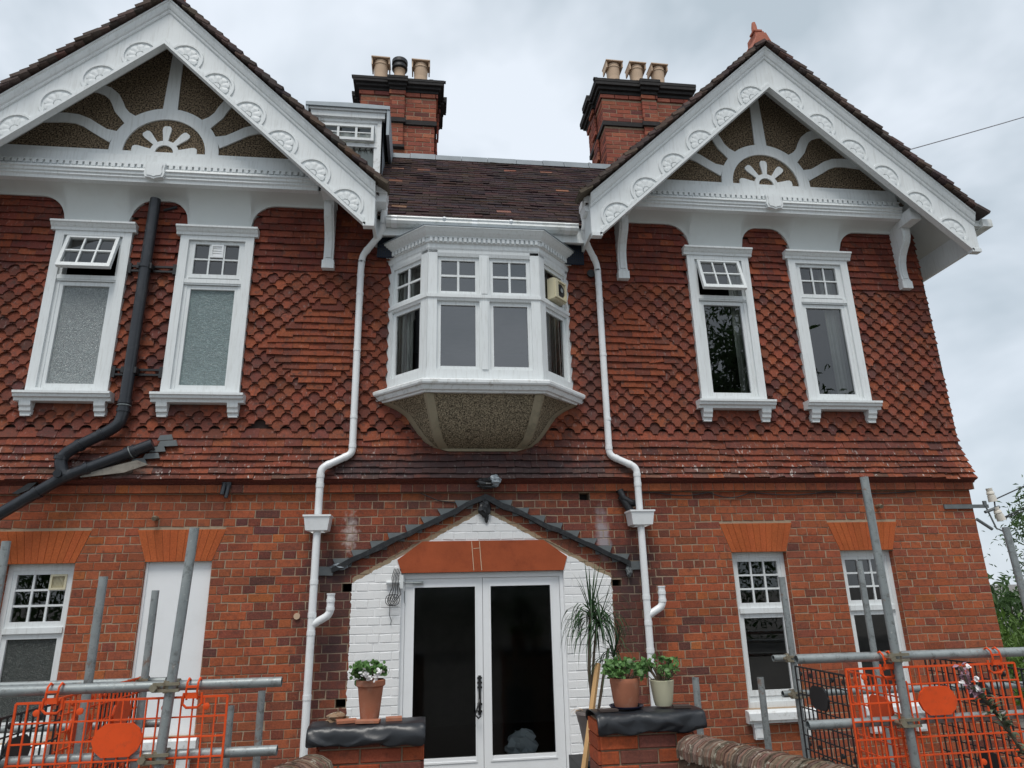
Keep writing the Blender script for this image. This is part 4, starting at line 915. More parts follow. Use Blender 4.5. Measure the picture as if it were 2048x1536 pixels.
# eaves: fascia, soffit, vents, gutter
q = MB(); q.box(-1.13, 1.12, EY+.02, EY+.045, 5.235, 5.42); q.box(-1.13, 1.12, EY+.045, .02, 5.28, 5.30); q.build('eaves_board', 'white', roof)
for x0, x1 in ((-1.12, -.72), (.72, 1.12)):
    q = MB(); q.box(x0, x1, -.09, -.07, 5.05, 5.30); vm = q.build('vent_mesh', 'bluemesh', roof)
    q = MB()
    for k in range(18): q.box(x0+k*.022, x0+k*.022+.005, -.096, -.0905, 5.05, 5.30)
    for k in range(11): q.box(x0, x1, -.0965, -.0908, 5.06+k*.022, 5.064+k*.022)
    stuff(q.build('vent_grid', 'black', roof))
q = MB()
prof = [(EY-.095, 5.405), (EY-.10, 5.39), (EY-.09, 5.375), (EY-.095, 5.35), (EY-.075, 5.325), (EY-.03, 5.315), (EY+.01, 5.32), (EY+.015, 5.40), (EY+.005, 5.40), (EY, 5.335), (EY-.03, 5.327), (EY-.07, 5.335), (EY-.083, 5.355), (EY-.083, 5.40)]
q.prism(prof, 'x', -1.02, 1.02, smooth=False); gut = q.build('gutter', 'gutter', house)
for xx in (-.94, -.1, .9):
    q = MB(); q.prism([(p[0]-.006 if p[0] < EY-.05 else p[0], p[1]-.005) for p in prof[:8]], 'x', xx-.03, xx+.03); q.build('gutter_joint', 'pvc', gut)
for xx in (-.42, .28):
    q = MB(); q.lathe([(.0, 5.335), (.02, 5.34), (.026, 5.352), (.018, 5.37), (.004, 5.38), (.003, 5.31)], xx, -.40, 10); q.build('bay_lead_dot', 'pvc', gut)

# ------------------------------------------------------------------ dormer
q = MB(); DYF = .70
rect_frame(q, -2.02, -1.19, 6.50, 7.36, .05, .05, .06, .05, DYF-.02, DYF+.06); rect_frame(q, -1.97, -1.24, 6.56, 7.31, .035, .035, .03, .03, DYF-.006, DYF+.05); q.box(-1.97, -1.24, DYF-.015, DYF+.05, 6.96, 7.01)
dm = q.build('dormer', 'oldwhite', house)
q = MB(); q.box(-2.06, -1.15, DYF-.055, DYF+.02, 7.36, 7.46); q.box(-2.08, -1.13, DYF-.075, DYF+.02, 7.44, 7.475); q.build('dormer_fascia', 'white', dm)
q = MB(); q.prism([(-2.12,7.47),(-1.09,7.47),(-1.09,7.52),(-1.6,7.535),(-2.12,7.52)][::-1], 'y', DYF-.10, RY+.9); q.box(-2.12, -2.085, DYF-.09, RY+.5, 7.05, 7.47); q.box(-1.125, -1.09, DYF-.09, RY+.5, 7.10, 7.47); q.build('dormer_roof', 'lead', dm)
q = MB(); q.add([(-1.17,DYF,6.45),(-1.17,RY+.6,7.47),(-1.17,DYF,7.47)], [(0,1,2)]); q.add([(-2.04,DYF,6.45),(-2.04,RY+.6,7.47),(-2.04,DYF,7.47)], [(2,1,0)]); q.build('dormer_cheek', 'lead', dm)
q = MB(); rect_frame(q, -1.93, -1.28, 7.03, 7.25, .035, .035, .035, .03, DYF-.055, DYF-.02)
for xx in (-1.715, -1.495): q.box(xx-.014, xx+.014, DYF-.05, DYF-.025, 7.06, 7.22)
q.box(-1.90, -1.31, DYF-.048, DYF-.028, 7.135, 7.148); tl = q.build('dormer_top_light', 'white', dm); 
for k in range(3):
    p = MB(); x0 = -1.895+k*.22; p.add([(x0,DYF-.035,7.065),(x0+.19,DYF-.035,7.065),(x0+.19,DYF-.035,7.22),(x0,DYF-.035,7.22)], [(0,1,2,3)]); p.build('dormer_top_pane', 'glass', dm)
p = MB(); p.add([(-1.93,DYF+.03,6.59),(-1.28,DYF+.03,6.59),(-1.28,DYF+.03,6.95),(-1.93,DYF+.03,6.95)], [(0,1,2,3)]); p.build('dormer_pane', 'glass', dm)
p = MB(); A = [(-1.97+i*.0182, DYF+.06+.012*math.sin(i*.9), 7.2) for i in range(41)]; B = [(a[0], a[1], 6.55) for a in A]; p.loft([A, B], smooth=True); p.build('dormer_net', 'curtain', dm)
q = MB()
for k in range(9):
    cx = -1.88+k*.072
    for (a, b) in (((-.022,.03),(0,-.005)), ((.022,.03),(0,-.005)), ((0,-.005),(-.018,-.045)), ((0,-.005),(.018,-.045))):
        q.tube([(cx+a[0], DYF+.012, 6.995+a[1]-.045), (cx+b[0], DYF+.012, 6.995+b[1]-.045)], .006, 5)
stuff(q.build('lace_edge', 'iron', dm))

# ------------------------------------------------------------------ chimneys
def brick_face(mb, o, u, n, L, z0, z1, pal, header_every=2, y=0.0):
    o, u, n = Vector(o), Vector(u), Vector(n); k = 0; z = z0
    while z+.03 < z1:
        zt = min(z+CO, z1); st = .2255; off = (0, .1128)[k % 2]; x = -off
        while x < L-.02:
            a, b = max(0, x)+.004, min(L, x+st)-.004; x += st
            if b-a < .02: continue
            c = jit(pick(pal), .15); d0 = random.uniform(-.003, .003); ch = .004
            P = lambda s, zz, dd: tuple(o+u*s+n*dd+Vector((0, 0, zz-o.z)))
            f = [P(a+ch, z+.004+ch, d0), P(b-ch, z+.004+ch, d0), P(b-ch, zt-.004-ch, d0), P(a+ch, zt-.004-ch, d0)]; m = [P(a, z+.004, d0-ch), P(b, z+.004, d0-ch), P(b, zt-.004, d0-ch), P(a, zt-.004, d0-ch)]; bk = [P(a, z+.004, -.03), P(b, z+.004, -.03), P(b, zt-.004, -.03), P(a, zt-.004, -.03)]
            mb.add(f+m+bk, [(0,1,2,3)] + [(i,(i+1)%4,4+(i+1)%4,4+i) for i in range(4)] + [(4+i,4+(i+1)%4,8+(i+1)%4,8+i) for i in range(4)], c)
        z = zt; k += 1
CPAL = [(.45,(.33,.105,.068)),(.3,(.26,.085,.06)),(.13,(.18,.066,.054)),(.12,(.39,.14,.085))]
def chimney(x0, x1, y0, y1, zb, zs, zc, zt, pil, pots, hood):
    q = MB(); q.box(x0+.005, x1-.005, y0+.005, y1-.005, zb-.6, zc+.1); q.box(x0-.017, x1+.017, y0-.017, y1+.017, zs, zc-.07); q.box(pil[0]+.004, pil[1]-.004, y0-.04, y0+.01, zs-.42, zs); q.box(pil[0]-.006, pil[1]+.006, y0-.062, y0+.01, zs, zc-.07); ch = q.build('chimney', 'mortar', house)
    q = MB()
    for (za, zz, e) in ((zb-.6, zs-.04, 0), (zs+.04, zc-.075, .022), (zc-.075, zc, .045)):
        brick_face(q, (x0-e, y0-e, za), (1,0,0), (0,-1,0), x1-x0+2*e, za, zz, CPAL); brick_face(q, (x1+e, y0-e, za), (0,1,0), (1,0,0), y1-y0+2*e, za, zz, CPAL); brick_face(q, (x0-e, y1+e, za), (0,-1,0), (-1,0,0), y1-y0+2*e, za, zz, CPAL)
        a, b = pil; pe = e+.045
        if za < zs-.1: za2 = zs-.42
        else: za2 = za
        brick_face(q, (a-e*.5, y0-pe, za2), (1,0,0), (0,-1,0), b-a+e, za2, zz, CPAL); brick_face(q, (b+e*.5, y0-pe, za2), (0,1,0), (1,0,0), .05, za2, zz, CPAL); brick_face(q, (a-e*.5, y0-e, za2), (0,-1,0), (-1,0,0), .05, za2, zz, CPAL)
        ym = (y0+y1)/2
        for sx, xx in ((1, x1+e), (-1, x0-e)):
            brick_face(q, (xx+sx*.045, ym-.11 if sx > 0 else ym+.11, za2), (0,sx,0), (sx,0,0), .22, za2, zz, CPAL)
    stuff(q.build('chimney_brickwork', 'plainbrick', ch))
    q = MB(); q.box(x0-.03, x1+.03, y0-.03, y1+.03, zs-.038, zs+.036); q.box(pil[0]-.03, pil[1]+.03, y0-.08, y0, zs-.036, zs+.034)
    q.box(pil[0]-.02, pil[1]+.02, y0-.07, y0, zs-.46, zs-.42); q.build('chimney_string', 'soot', ch)
    q = MB()
    for i, e in enumerate((.05, .09, .13, .135)):
        za = zc+.004+i*(zt-zc)/4; q.box(x0-e, x1+e, y0-e, y1+e, za, za+(zt-zc)/4-.004); q.box(pil[0]-e*.4, pil[1]+e*.4, y0-e-.05, y0-e+.02, za+.001, za+(zt-zc)/4-.003)
        q.box(x0-e-.05, x1+e+.05, (y0+y1)/2-.12-e*.3, (y0+y1)/2+.12+e*.3, za+.002, za+(zt-zc)/4-.006)
    q.box(x0-.05, x1+.05, y0-.02, y1+.02, zt, zt+.05)
    for k in range(60): xx = random.uniform(x0-.13, x1+.13); yy = y0-.13+random.uniform(0,.03); q.box(xx-.03, xx+.03, yy, yy+.05, zt-.01, zt+random.uniform(.002,.012))
    q.build('chimney_cap', 'soot', ch)
    for px in pots:
        q = MB(); yy = y0+.06; r = .085; zt0 = zt; zt = zt+.16
        if px == hood:
            q.lathe([(.085, zt), (.082, zt+.12), (.09, zt+.13), (.09, zt+.15)], px, yy, 20); q.build('chimney_pot', 'buffpot', ch)
            q = MB(); q.lathe([(.095, zt+.13), (.118, zt+.15), (.118, zt+.19), (.10, zt+.205), (.10, zt+.225), (.12, zt+.24), (.12, zt+.30), (.10, zt+.315), (.0, zt+.32)], px, yy, 20); q.build('flue_cowl', 'black', ch)
        else:
            q.lathe([(.098, zt), (.108, zt+.16), (.116, zt+.165), (.116, zt+.19), (.108, zt+.195), (.11, zt+.23), (.09, zt+.23), (.07, zt+.05)], px, yy, 20); q.build('chimney_pot', 'buffpot', ch)
            q = MB(); q.prism([(px-.14, zt+.252), (px+.14, zt+.245), (px+.14, zt+.262), (px-.14, zt+.269)], 'y', yy-.13, yy+.13); q.box(px-.135, px-.117, yy-.11, yy+.11, zt+.13, zt+.252); q.box(px+.117, px+.135, yy-.11, yy+.11, zt+.15, zt+.248); q.build('pot_cap', 'buffpot', ch)
        q = MB(); q.lathe([(.10, zt0), (.098, zt)], px, yy, 20); q.build('pot_base', 'buffpot', ch); zt = zt0
    return ch
chimney(-1.592, -.52, 1.90, 2.65, 7.75, 8.29, 8.80, 8.98, (-1.17, -.975), (-1.34, -1.06, -.74), -1.06)
chimney(2.08, 3.44, 1.90, 2.75, 7.75, 8.50, 9.02, 9.24, (2.70, 2.92), (2.30, 2.68, 3.04), None)
q = MB(); q.tube([(2.10,2.5,8.13),(1.98,2.45,8.13),(1.93,2.45,8.16)], .02, 8); q.tube([(1.95+.04*math.cos(i*.524),2.45,8.13+.04*math.sin(i*.524)) for i in range(13)], .012, 8); q.build('chimney_eye_bolt', 'galv', house)

# ------------------------------------------------------------------ pipes
def collar(p, d, r, w, mat, parent, name='pipe_collar'):
    q = MB(); p, d = Vector(p), Vector(d).normalized(); q.tube([p-d*w/2, p+d*w/2], r, 14); q.build(name, mat, parent)
def downpipe(s, pts, hopz, hopx, br, lowz):
    q = MB(); q.tube(rounded(pts, .055), .0345, 14); dp = q.build('downpipe', 'pvc', house)
    for i in range(1, len(pts)-1):
        a, b, c = Vector(pts[i-1]), Vector(pts[i]), Vector(pts[i+1])
        for e in (a, c):
            dd = (e-b).normalized(); L_ = min(.075, (e-b).length*.45); collar(b+dd*L_, dd, .0375, .035, 'pvc', dp)
    for zz in lowz: collar((pts[-1][0], pts[-1][1], zz), (0,0,1), .038, .04, 'pvc', dp)
    for zz in (4.62, 4.0, 3.3): collar((pts[-4][0], pts[-4][1], zz), (0,0,1), .038, .03, 'pvc', dp)
    q = MB(); x, w = hopx, .125; sec = lambda e, z, y0, y1: [(x-e,y0,z),(x+e,y0,z),(x+e,y1,z),(x-e,y1,z)]
    q.loft([sec(.06, hopz-.012, -.20, -.05), sec(.098, hopz, -.215, -.03), sec(.115, hopz+.12, -.23, -.03), sec(.125, hopz+.122, -.238, -.028), sec(.125, hopz+.138, -.238, -.028), sec(.1, hopz+.138, -.21, -.05), sec(.1, hopz+.09, -.21, -.05)], close=True); hp = q.build('hopper', 'pvc', dp)
    q = MB(); q.tube(rounded([(br[0], -.155, 1.65), (br[0], -.155, 1.47), (pts[-1][0], -.155, 1.385)], .05), .034, 12); q.build('branch_pipe', 'pvc', dp)
    collar((br[0], -.155, 1.59), (0,0,1), .038, .03, 'pvc', dp); collar((br[0], -.155, 1.52), (0,0,1), .038, .03, 'pvc', dp); collar((br[0], -.155, 1.645), (0,0,1), .038, .012, 'pvc', dp)
    return dp
dpl = downpipe(-1, [(-1.045,-.33,5.56),(-1.045,-.31,5.42),(-1.06,-.22,5.28),(-1.27,-.085,5.06),(-1.28,-.085,4.9),(-1.28,-.085,2.935),(-1.555,-.155,2.785),(-1.555,-.155,GZ+.02)], 2.205, -1.555, (-1.40,), (2.62, 1.75, 1.47, 1.32, .80))
dpr = downpipe(1, [(1.10,-.33,5.56),(1.10,-.31,5.44),(1.10,-.22,5.30),(1.265,-.085,5.06),(1.27,-.085,4.9),(1.265,-.085,2.925),(1.515,-.155,2.79),(1.515,-.155,GZ+.02)], 2.225, 1.52, (1.67,), (2.62, 1.55, 1.32, 1.08))
for xx, nm in ((-1.07, dpl), (1.115, dpr)):
    q = MB(); q.box(xx-.065, xx+.065, -.52, -.28, 5.56, 5.64); q.prism([(xx-.05,5.47),(xx+.05,5.47),(xx+.06,5.56),(xx-.06,5.56)][::-1], 'y', -.49, -.29); q.build('gutter_outlet', 'pvc', nm)
q = MB(); q.box(5.62, 5.74, -.60, -.2, 5.45, 5.54); q.prism([(5.55,5.47),(5.74,5.46),(5.74,5.53),(5.55,5.54)][::-1], 'y', -.56, 2.5); q.build('side_gutter', 'gutter', house)
# the black soil stack on the left
sp = MB(); sp.tube(rounded([(-3.395,-.115,5.60),(-3.40,-.115,3.30),(-3.42,-.12,3.20),(-3.50,-.125,3.135),(-3.74,-.14,2.99),(-3.82,-.145,2.93),(-3.86,-.15,2.86),(-3.83,-.15,2.76),(-3.79,-.15,2.70)], .05), .052, 16); sp.tube([(-3.10,-.11,3.02),(-3.45,-.135,2.86),(-3.81,-.155,2.70),(-4.30,-.17,2.355),(-5.0,-.19,1.86)], .052, 16)
stack = sp.build('soil_stack', 'soil', house)
for p, d_ in (((-3.40,-.115,3.42),(0,0,1)), ((-3.40,-.115,3.34),(0,0,1)), ((-3.55,-.128,3.105),(.8,0,.5)), ((-3.72,-.14,3.0),(.8,0,.5)), ((-3.855,-.15,2.88),(.1,0,1)), ((-3.80,-.152,2.73),(-.4,0,1)), ((-3.25,-.12,2.95),(.9,0,.42)), ((-3.30,-.125,2.93),(.9,0,.42)), ((-3.62,-.145,2.785),(.9,0,.42)), ((-4.0,-.16,2.565),(.82,0,.57)), ((-3.40,-.115,4.83),(0,0,1))): collar(p, d_, .06, .035, 'soil', stack)
for p, d_ in (((-3.40,-.115,3.385),(0,0,1)), ((-3.275,-.122,2.94),(.9,0,.42))): collar(p, d_, .0615, .006, 'galv', stack, 'pipe_clip')
q = MB(); q.tube([(-3.83,-.16,2.73),(-3.83,-.225,2.725)], .036, 14); q.build('rodding_eye', 'soil', stack)
for zz in (4.80, 3.70):
    q = MB()
    for dz in (0, .05): q.box(-3.58, -3.12, -.065, -.045, zz+dz, zz+dz+.02)
    q.box(-3.58, -3.55, -.07, 0, zz-.02, zz+.09); q.box(-3.15, -3.12, -.07, 0, zz-.02, zz+.09); q.box(-3.47, -3.33, -.14, -.045, zz+.005, zz+.065); q.build('pipe_bracket', 'iron', stack)
q = MB(); q.tube([(-3.33,-.04,5.52),(-3.2,-.05,5.56)], .014, 8); q.build('overflow_stub', 'soil', stack)
# black slate patch and lead repair where the branch enters
q = MB(); rp = [(-3.06,3.06,.12,.05),(-3.05,3.0,.16,.055),(-3.11,2.945,.12,.05),(-3.16,2.88,.13,.05),(-3.26,2.83,.12,.05)]
for x, z, w, h in rp: q.prism([(x-.02,z),(x+w,z+.01),(x+w-.02,z+h+.01),(x+.0,z+h)][::-1], 'y', -.075-(3.06-z)*.12, -.06-(3.06-z)*.12)
q.build('slate_patch', 'leadgrey', house)
q = MB(); q.prism([(-3.45,2.79),(-3.2,2.86),(-3.10,2.82),(-3.3,2.745),(-3.66,2.70),(-3.68,2.715)][::-1], 'y', -.155, -.14); q.build('mortar_patch', simple('grey_repair_mortar', (.23,.21,.18), .95, var=.4, nscale=14, dirt=(.09,.06,.05), dirt_amt=.8, dscale=16, bump=.6), house)
q = MB(); q.prism([(-4.25,2.57),(-4.13,2.66),(-4.06,2.67),(-4.12,2.60),(-4.2,2.565)][::-1], 'y', -.08, -.03); q.build('black_scrap', 'bitumen', house)
# cut pipe stubs, hooks and fixings on the brickwork
q = MB(); q.tube([(-2.44,-.05,2.66),(-2.45,-.07,2.55)], .022, 10); q.tube([(-2.40,-.055,2.64),(-2.41,-.075,2.52)], .018, 10); q.box(-2.46, -2.38, -.06, -.03, 2.62, 2.67); q.build('cut_pipe_stub', 'soil', house)
for x, z in ((-3.02, 2.345), (4.14, 2.40)):
    q = MB(); q.tube([(x,.0,z),(x,-.06,z),(x,-.075,z-.01)], .022, 8); q.build('wall_fixing', 'rusty', house)
q = MB(); q.tube([(-1.71,.0,1.46),(-1.71,-.02,1.46)], .028, 14); q.build('wall_socket', 'buffpot', house)

# ------------------------------------------------------------------ traces of the lost porch: bitumen line, lead steps, tatters
fl_ = None
for s in (-1, 1):
    q = MB(); n = 16; A = []; B = []
    for i in range(n+1):
        u = i/n; x = s*1.42*u; z = 2.545-.465*1.42*u*1.0 + random.uniform(-.008,.008); h = .052+random.uniform(-.01,.012)
        A.append((x, z)); B.append((x, z-h))
    if s < 0: q.strip(A[::-1], B[::-1], -.055, .01)
    else: q.strip(A, B, -.055, .01)
    f_ = q.build('porch_flashing', 'bitumen', house); fl_ = fl_ or f_
    for k in range(9):
        zt_ = 2.49-.0753*k+.0; x_in = s*((2.545-(zt_-.07))/.465); xi_ = max(.02, (2.545-zt_)/.465)
        q = MB(); pts = [(s*(xi_-.02), zt_), (s*(xi_+.17+random.uniform(-.012,.012)), zt_+random.uniform(-.004,.004)), (s*(xi_+.135), zt_-.075), (s*xi_, zt_-.08)]
        if s < 0: pts = pts[::-1]
        q.prism(pts[::-1], 'y', -.016, .004); q.build('lead_step', 'leadgrey', f_)
def crumple(name, c, size, mat, parent, n=10, seed=0):
    rnd = random.Random(seed); q = MB(); secs = []
    for i in range(n+1):
        th = math.pi*i/n; row = []
        for j in range(14):
            ph = 2*math.pi*j/14; k = .6+.6*rnd.random(); row.append((c[0]+size[0]*k*math.sin(th)*math.cos(ph), c[1]+size[1]*k*math.sin(th)*math.sin(ph), c[2]+size[2]*(.8+.3*rnd.random())*math.cos(th)))
        secs.append(row)
    q.loft(secs, close=True); return q.build(name, mat, parent)
crumple('torn_felt', (.03,-.10,2.645), (.13,.07,.055), 'bitumen', fl_, seed=2); crumple('torn_felt', (.10,-.12,2.665), (.06,.05,.06), 'lead', fl_, seed=5)
crumple('torn_felt', (.0,-.03,2.42), (.065,.03,.10), 'bitumen', fl_, seed=7); crumple('torn_felt', (.02,-.015,2.32), (.02,.015,.05), 'bitumen', fl_, seed=8); crumple('torn_felt', (-1.36,-.03,1.885), (.08,.03,.03), 'lead', fl_, seed=9); crumple('torn_felt', (1.40,-.03,1.80), (.03,.03,.06), 'leadgrey', fl_, seed=10)
q = MB(); q.tube([(1.36,-.045,2.58),(1.385,-.06,2.50),(1.46,-.07,2.45),(1.53,-.07,2.44)], .035, 10); q.tube([(1.37,-.04,2.52),(1.42,-.06,2.42),(1.475,-.07,2.33)], .04, 10); q.box(1.33, 1.44, -.02, .0, 2.56, 2.635); q.build('torn_lead_pipe', 'bitumen', house)
# door-side wires and switch block
q = MB(); q.box(-.80, -.765, -.03, 0, 1.68, 1.80); q.tube([(-.92,-.025,1.735),(-.80,-.025,1.735)], .018, 8); wr = q.build('junction_block', 'white', house)
q = MB()
for k in range(5):
    x = -.87+k*.014; q.tube([(x+.02,-.02,1.86),(x,-.045,1.78),(x+.01,-.05,1.70),(x-.02+.012*k,-.04,1.63),(x-.03,-.035,1.56)], .004, 5)
for k in range(3): q.tube([(-.88+.045*math.cos(a*.6+k)+.02*k,-.05-.006*k,1.58+.05*math.sin(a*.6+k)) for a in range(11)], .0035, 5)
q.tube([(-.88,-.03,1.56),(-.885,-.02,1.45),(-.865,-.02,1.40),(-.875,-.015,1.36)], .003, 5); stuff(q.build('cable_tangle', 'cable', wr))
# loose black wire along the string course
q = MB(); pts = [(-.62,-.03,2.56),(-.45,-.012,2.49),(-.2,-.01,2.46),(-.1,-.01,2.45)]; q.tube(pts, .005, 5)
for x0, x1, dp in ((1.56,1.75,.0),(1.75,2.3,-.03),(2.3,2.75,-.055),(2.75,3.6,-.03),(3.6,4.6,-.02)):
    q.tube([(x0+(x1-x0)*u/6,-.02,2.555+dp*math.sin(math.pi*u/6)) for u in range(7)], .0055, 5)
q.tube([(1.57,-.02,2.56),(1.58,-.012,2.3),(1.60,-.012,2.0),(1.61,-.012,1.86)], .004, 5); stuff(q.build('loose_wire', 'cable', house))
q = MB(); q.lathe([(.0,0),(.045,0),(.045,.02),(.0,.02)], 0, 0, 12); q.v = [(p[0]+1.2, -.045-p[2], p[1]+4.96) for p in q.v]; q.build('vent_pipe_end', 'black', house)

# insulator bracket on the right corner
q = MB(); q.box(4.90, 5.22, -.02, -.005, 2.37, 2.415); q.box(5.22, 5.42, -.02, -.008, 2.375, 2.412); q.box(5.365, 5.40, -.025, -.005, 2.40, 2.45)
q.tube([(5.38,-.02,2.40),(5.45,-.02,2.16),(5.52,-.02,2.13)], .009, 6); q.tube([(5.36,-.02,2.33),(5.54,-.02,2.385)], .016, 8); q.tube([(5.49,-.02,2.37),(5.50,-.02,2.45)], .008, 6); q.tube([(5.25,-.01,2.26),(5.40,-.02,2.15)], .017, 8); ib = q.build('insulator_bracket', M['leadgrey'], house)
for c, t0 in (((5.475,-.02,2.51),(-.12,1)), ((5.515,-.02,2.31),(-.3,1))):
    dv = Vector((t0[0], 0, t0[1])).normalized(); c = Vector(c); q = MB(); q.tube([c-dv*.07, c-dv*.0, c+dv*.005, c+dv*.012, c+dv*.035, c+dv*.04, c+dv*.075], .03, 12, rr=[.045,.038,.03,.04,.036,.03,.032]); q.build('insulator', 'ceramic', ib)
def cable(name, pts, r, mat, label):
    q = MB(); q.tube(pts, r, 6); tag(q.build(name, mat), label, 'cable')
def sag(a, b, d, n=14): a, b = Vector(a), Vector(b); return [tuple(a+(b-a)*(i/n)-Vector((0,0,d*4*(i/n)*(1-i/n)))) for i in range(n+1)]
cable('overhead_cable', sag((5.50,-.02,2.46),(14,1.0,6.3),.25), .007, 'cable', 'upper black service cable running from the house-corner insulators to the right')
cable('overhead_cable', sag((5.53,-.02,2.26),(14,1.0,6.0),.25), .007, 'cable', 'black service cable leaving the lower insulator on the house corner')
cable('overhead_cable', sag((5.53,-.02,2.25),(14,1.1,5.6),.28), .006, 'cable', 'lowest thin black cable below the house-corner insulators')
cable('overhead_cable', sag((4.95,.4,6.9),(16,.4,11.1),.12), .007, 'greycable', 'thin grey overhead wire crossing the sky beyond the right gable roof')

# ------------------------------------------------------------------ brick piers with plastic sheet
PP = [(.5,(.42,.10,.045)),(.35,(.33,.085,.05)),(.15,(.22,.08,.06))]
me_pb = {}
for w in (.217, .1045):
    q = MB(); v, f = brick_verts(-w/2, w/2, -w/2, w/2, -.0335, .0335, ch=.005); q.add(v, f); me_pb[w], _ = q.mesh('brick', (0, 0, 0)); me_pb[w].materials.append(M['plainbrick_one'])
def pier(x0, x1, label, seed):
    p = thing('brick_pier', ((x0+x1)/2, -2.37, GZ), label, 'pier')
    q = MB(); q.box(x0+.009, x1-.009, -2.49, -2.26, GZ, .90); q.build('mortar_core', 'piermortar', p); L_ = x1-x0; k = 0; z = .90
    while z-CO > GZ:
        z -= CO; xs = x0 - (0 if k % 2 else .1128)
        while xs < x1-.02:
            a, b = max(xs, x0), min(xs+.2255, x1); xs += .2255
            if b-a < .05: continue
            w = b-a-.0085
            if abs(w-.217) < .006: place('brick', me_pb[.217], ((a+b)/2, -2.50+random.uniform(-.003,.003), z+CO/2), p, (0, random.gauss(0,.006), 0), jit(pick(PP), .15))
            else:
                q = MB(); v, f = brick_verts(-w/2, w/2, -w/2, w/2, -.0335, .0335, ch=.005); q.add(v, f); me, _ = q.mesh('brick', (0,0,0)); me.materials.append(M['plainbrick_one']); place('brick', me, ((a+b)/2, -2.50, z+CO/2), p, None, jit(pick(PP), .15))
        for xe, sgn in ((x0, -1), (x1, 1)):
            q = MB(); q.box(xe-.01, xe+.01, -2.485, -2.26, z+.004, z+CO-.004); o = q.build('brick', 'plainbrick_one', p); o.color = (*jit(pick(PP), .15), 1)
        k += 1
    return p
def plastic(x0, x1, label, seed):
    rnd = random.Random(seed); q = MB(); n = 11
    prof = [(-2.235, .86), (-2.24, .936), (-2.38, .944), (-2.522, .943), (-2.532, .905), (-2.536, .868), (-2.532, .838)]; rows_ = []
    for k, (y, z) in enumerate(prof):
        row = []
        for i in range(n+1):
            inner = 0 < i < n; x = x0+(x1-x0)*i/n+(rnd.uniform(-.018, .018) if inner else 0)
            if k < 2: row.append((x, y, z))
            elif k < 4: row.append((x, y+rnd.uniform(-.004, .002), z+rnd.uniform(-.003, .003)))
            else: row.append((x, y-rnd.uniform(0, .024)*(1 if k < 6 else .6), z+rnd.uniform(-.010, .010)*(1 if k < 6 else 1.6)))
        rows_.append(row)
    m_ = n+1; vv = [p for r_ in rows_ for p in r_]; ff = []
    for k in range(len(prof)-1):
        for i in range(n):
            A_, B_, C_, D_ = k*m_+i, k*m_+i+1, (k+1)*m_+i+1, (k+1)*m_+i
            ff += [(A_, B_, C_), (A_, C_, D_)] if rnd.random() < .5 else [(A_, B_, D_), (B_, C_, D_)]
    q.add(vv, ff, smooth=True); o = q.build('plastic_sheet', 'sheet'); sb = o.modifiers.new('soften', 'SUBSURF'); sb.levels = sb.render_levels = 2; m = o.modifiers.new('thickness', 'SOLIDIFY'); m.thickness = .002; tag(o, label, 'sheet')
pier(-1.13, -.568, 'short red brick pier left of the white double doors', 1); plastic(-1.19, -.553, 'black plastic sheet over the pier carrying the single terracotta pot', 4)
pier(.432, .985, 'short red brick pier right of the white double doors', 2); plastic(.412, 1.055, 'black plastic sheet over the pier carrying two plant pots', 9)
def slab(c, s, rz, col, label, mat='terracotta'):
    q = MB(); q.hexa([(-s[0],-s[1],0),(s[0],-s[1],0),(s[0],s[1],0),(-s[0],s[1],0),(-s[0],-s[1],s[2]),(s[0],-s[1],s[2]),(s[0],s[1],s[2]),(-s[0],s[1],s[2])])
    o = q.build('loose_tile', mat, centre=(0,0,0)); o.location = c; o.rotation_euler = (0, 0, rz); tag(o, label, 'tile')
slab((-.99,-2.43,.948), (.055,.04,.014), .2, 0, 'leftmost loose tile fragment lying on the left black sheet'); slab((-.87,-2.46,.947), (.065,.035,.013), -.1, 0, 'loose clay tile in front of the terracotta geranium pot'); slab((-.73,-2.42,.947), (.045,.035,.016), .05, 0, 'small clay tile on the sheet right of the geranium pot')
slab((.50,-2.45,.947), (.055,.03,.012), .1, 0, 'dark clay tile at the left end of the right sheet', 'darkwood'); slab((.95,-2.44,.947), (.05,.03,.014), -.2, 0, 'dark clay tile right of the cream pot', 'darkwood')
lump = crumple('brick_lump', (-1.05,-2.36,.962), (.062,.05,.032), 'coping', None, 8, 14); lump.color = (.30,.20,.13,1); tag(lump, 'broken mortared brick lump on the left pier beside the wall', 'rubble')

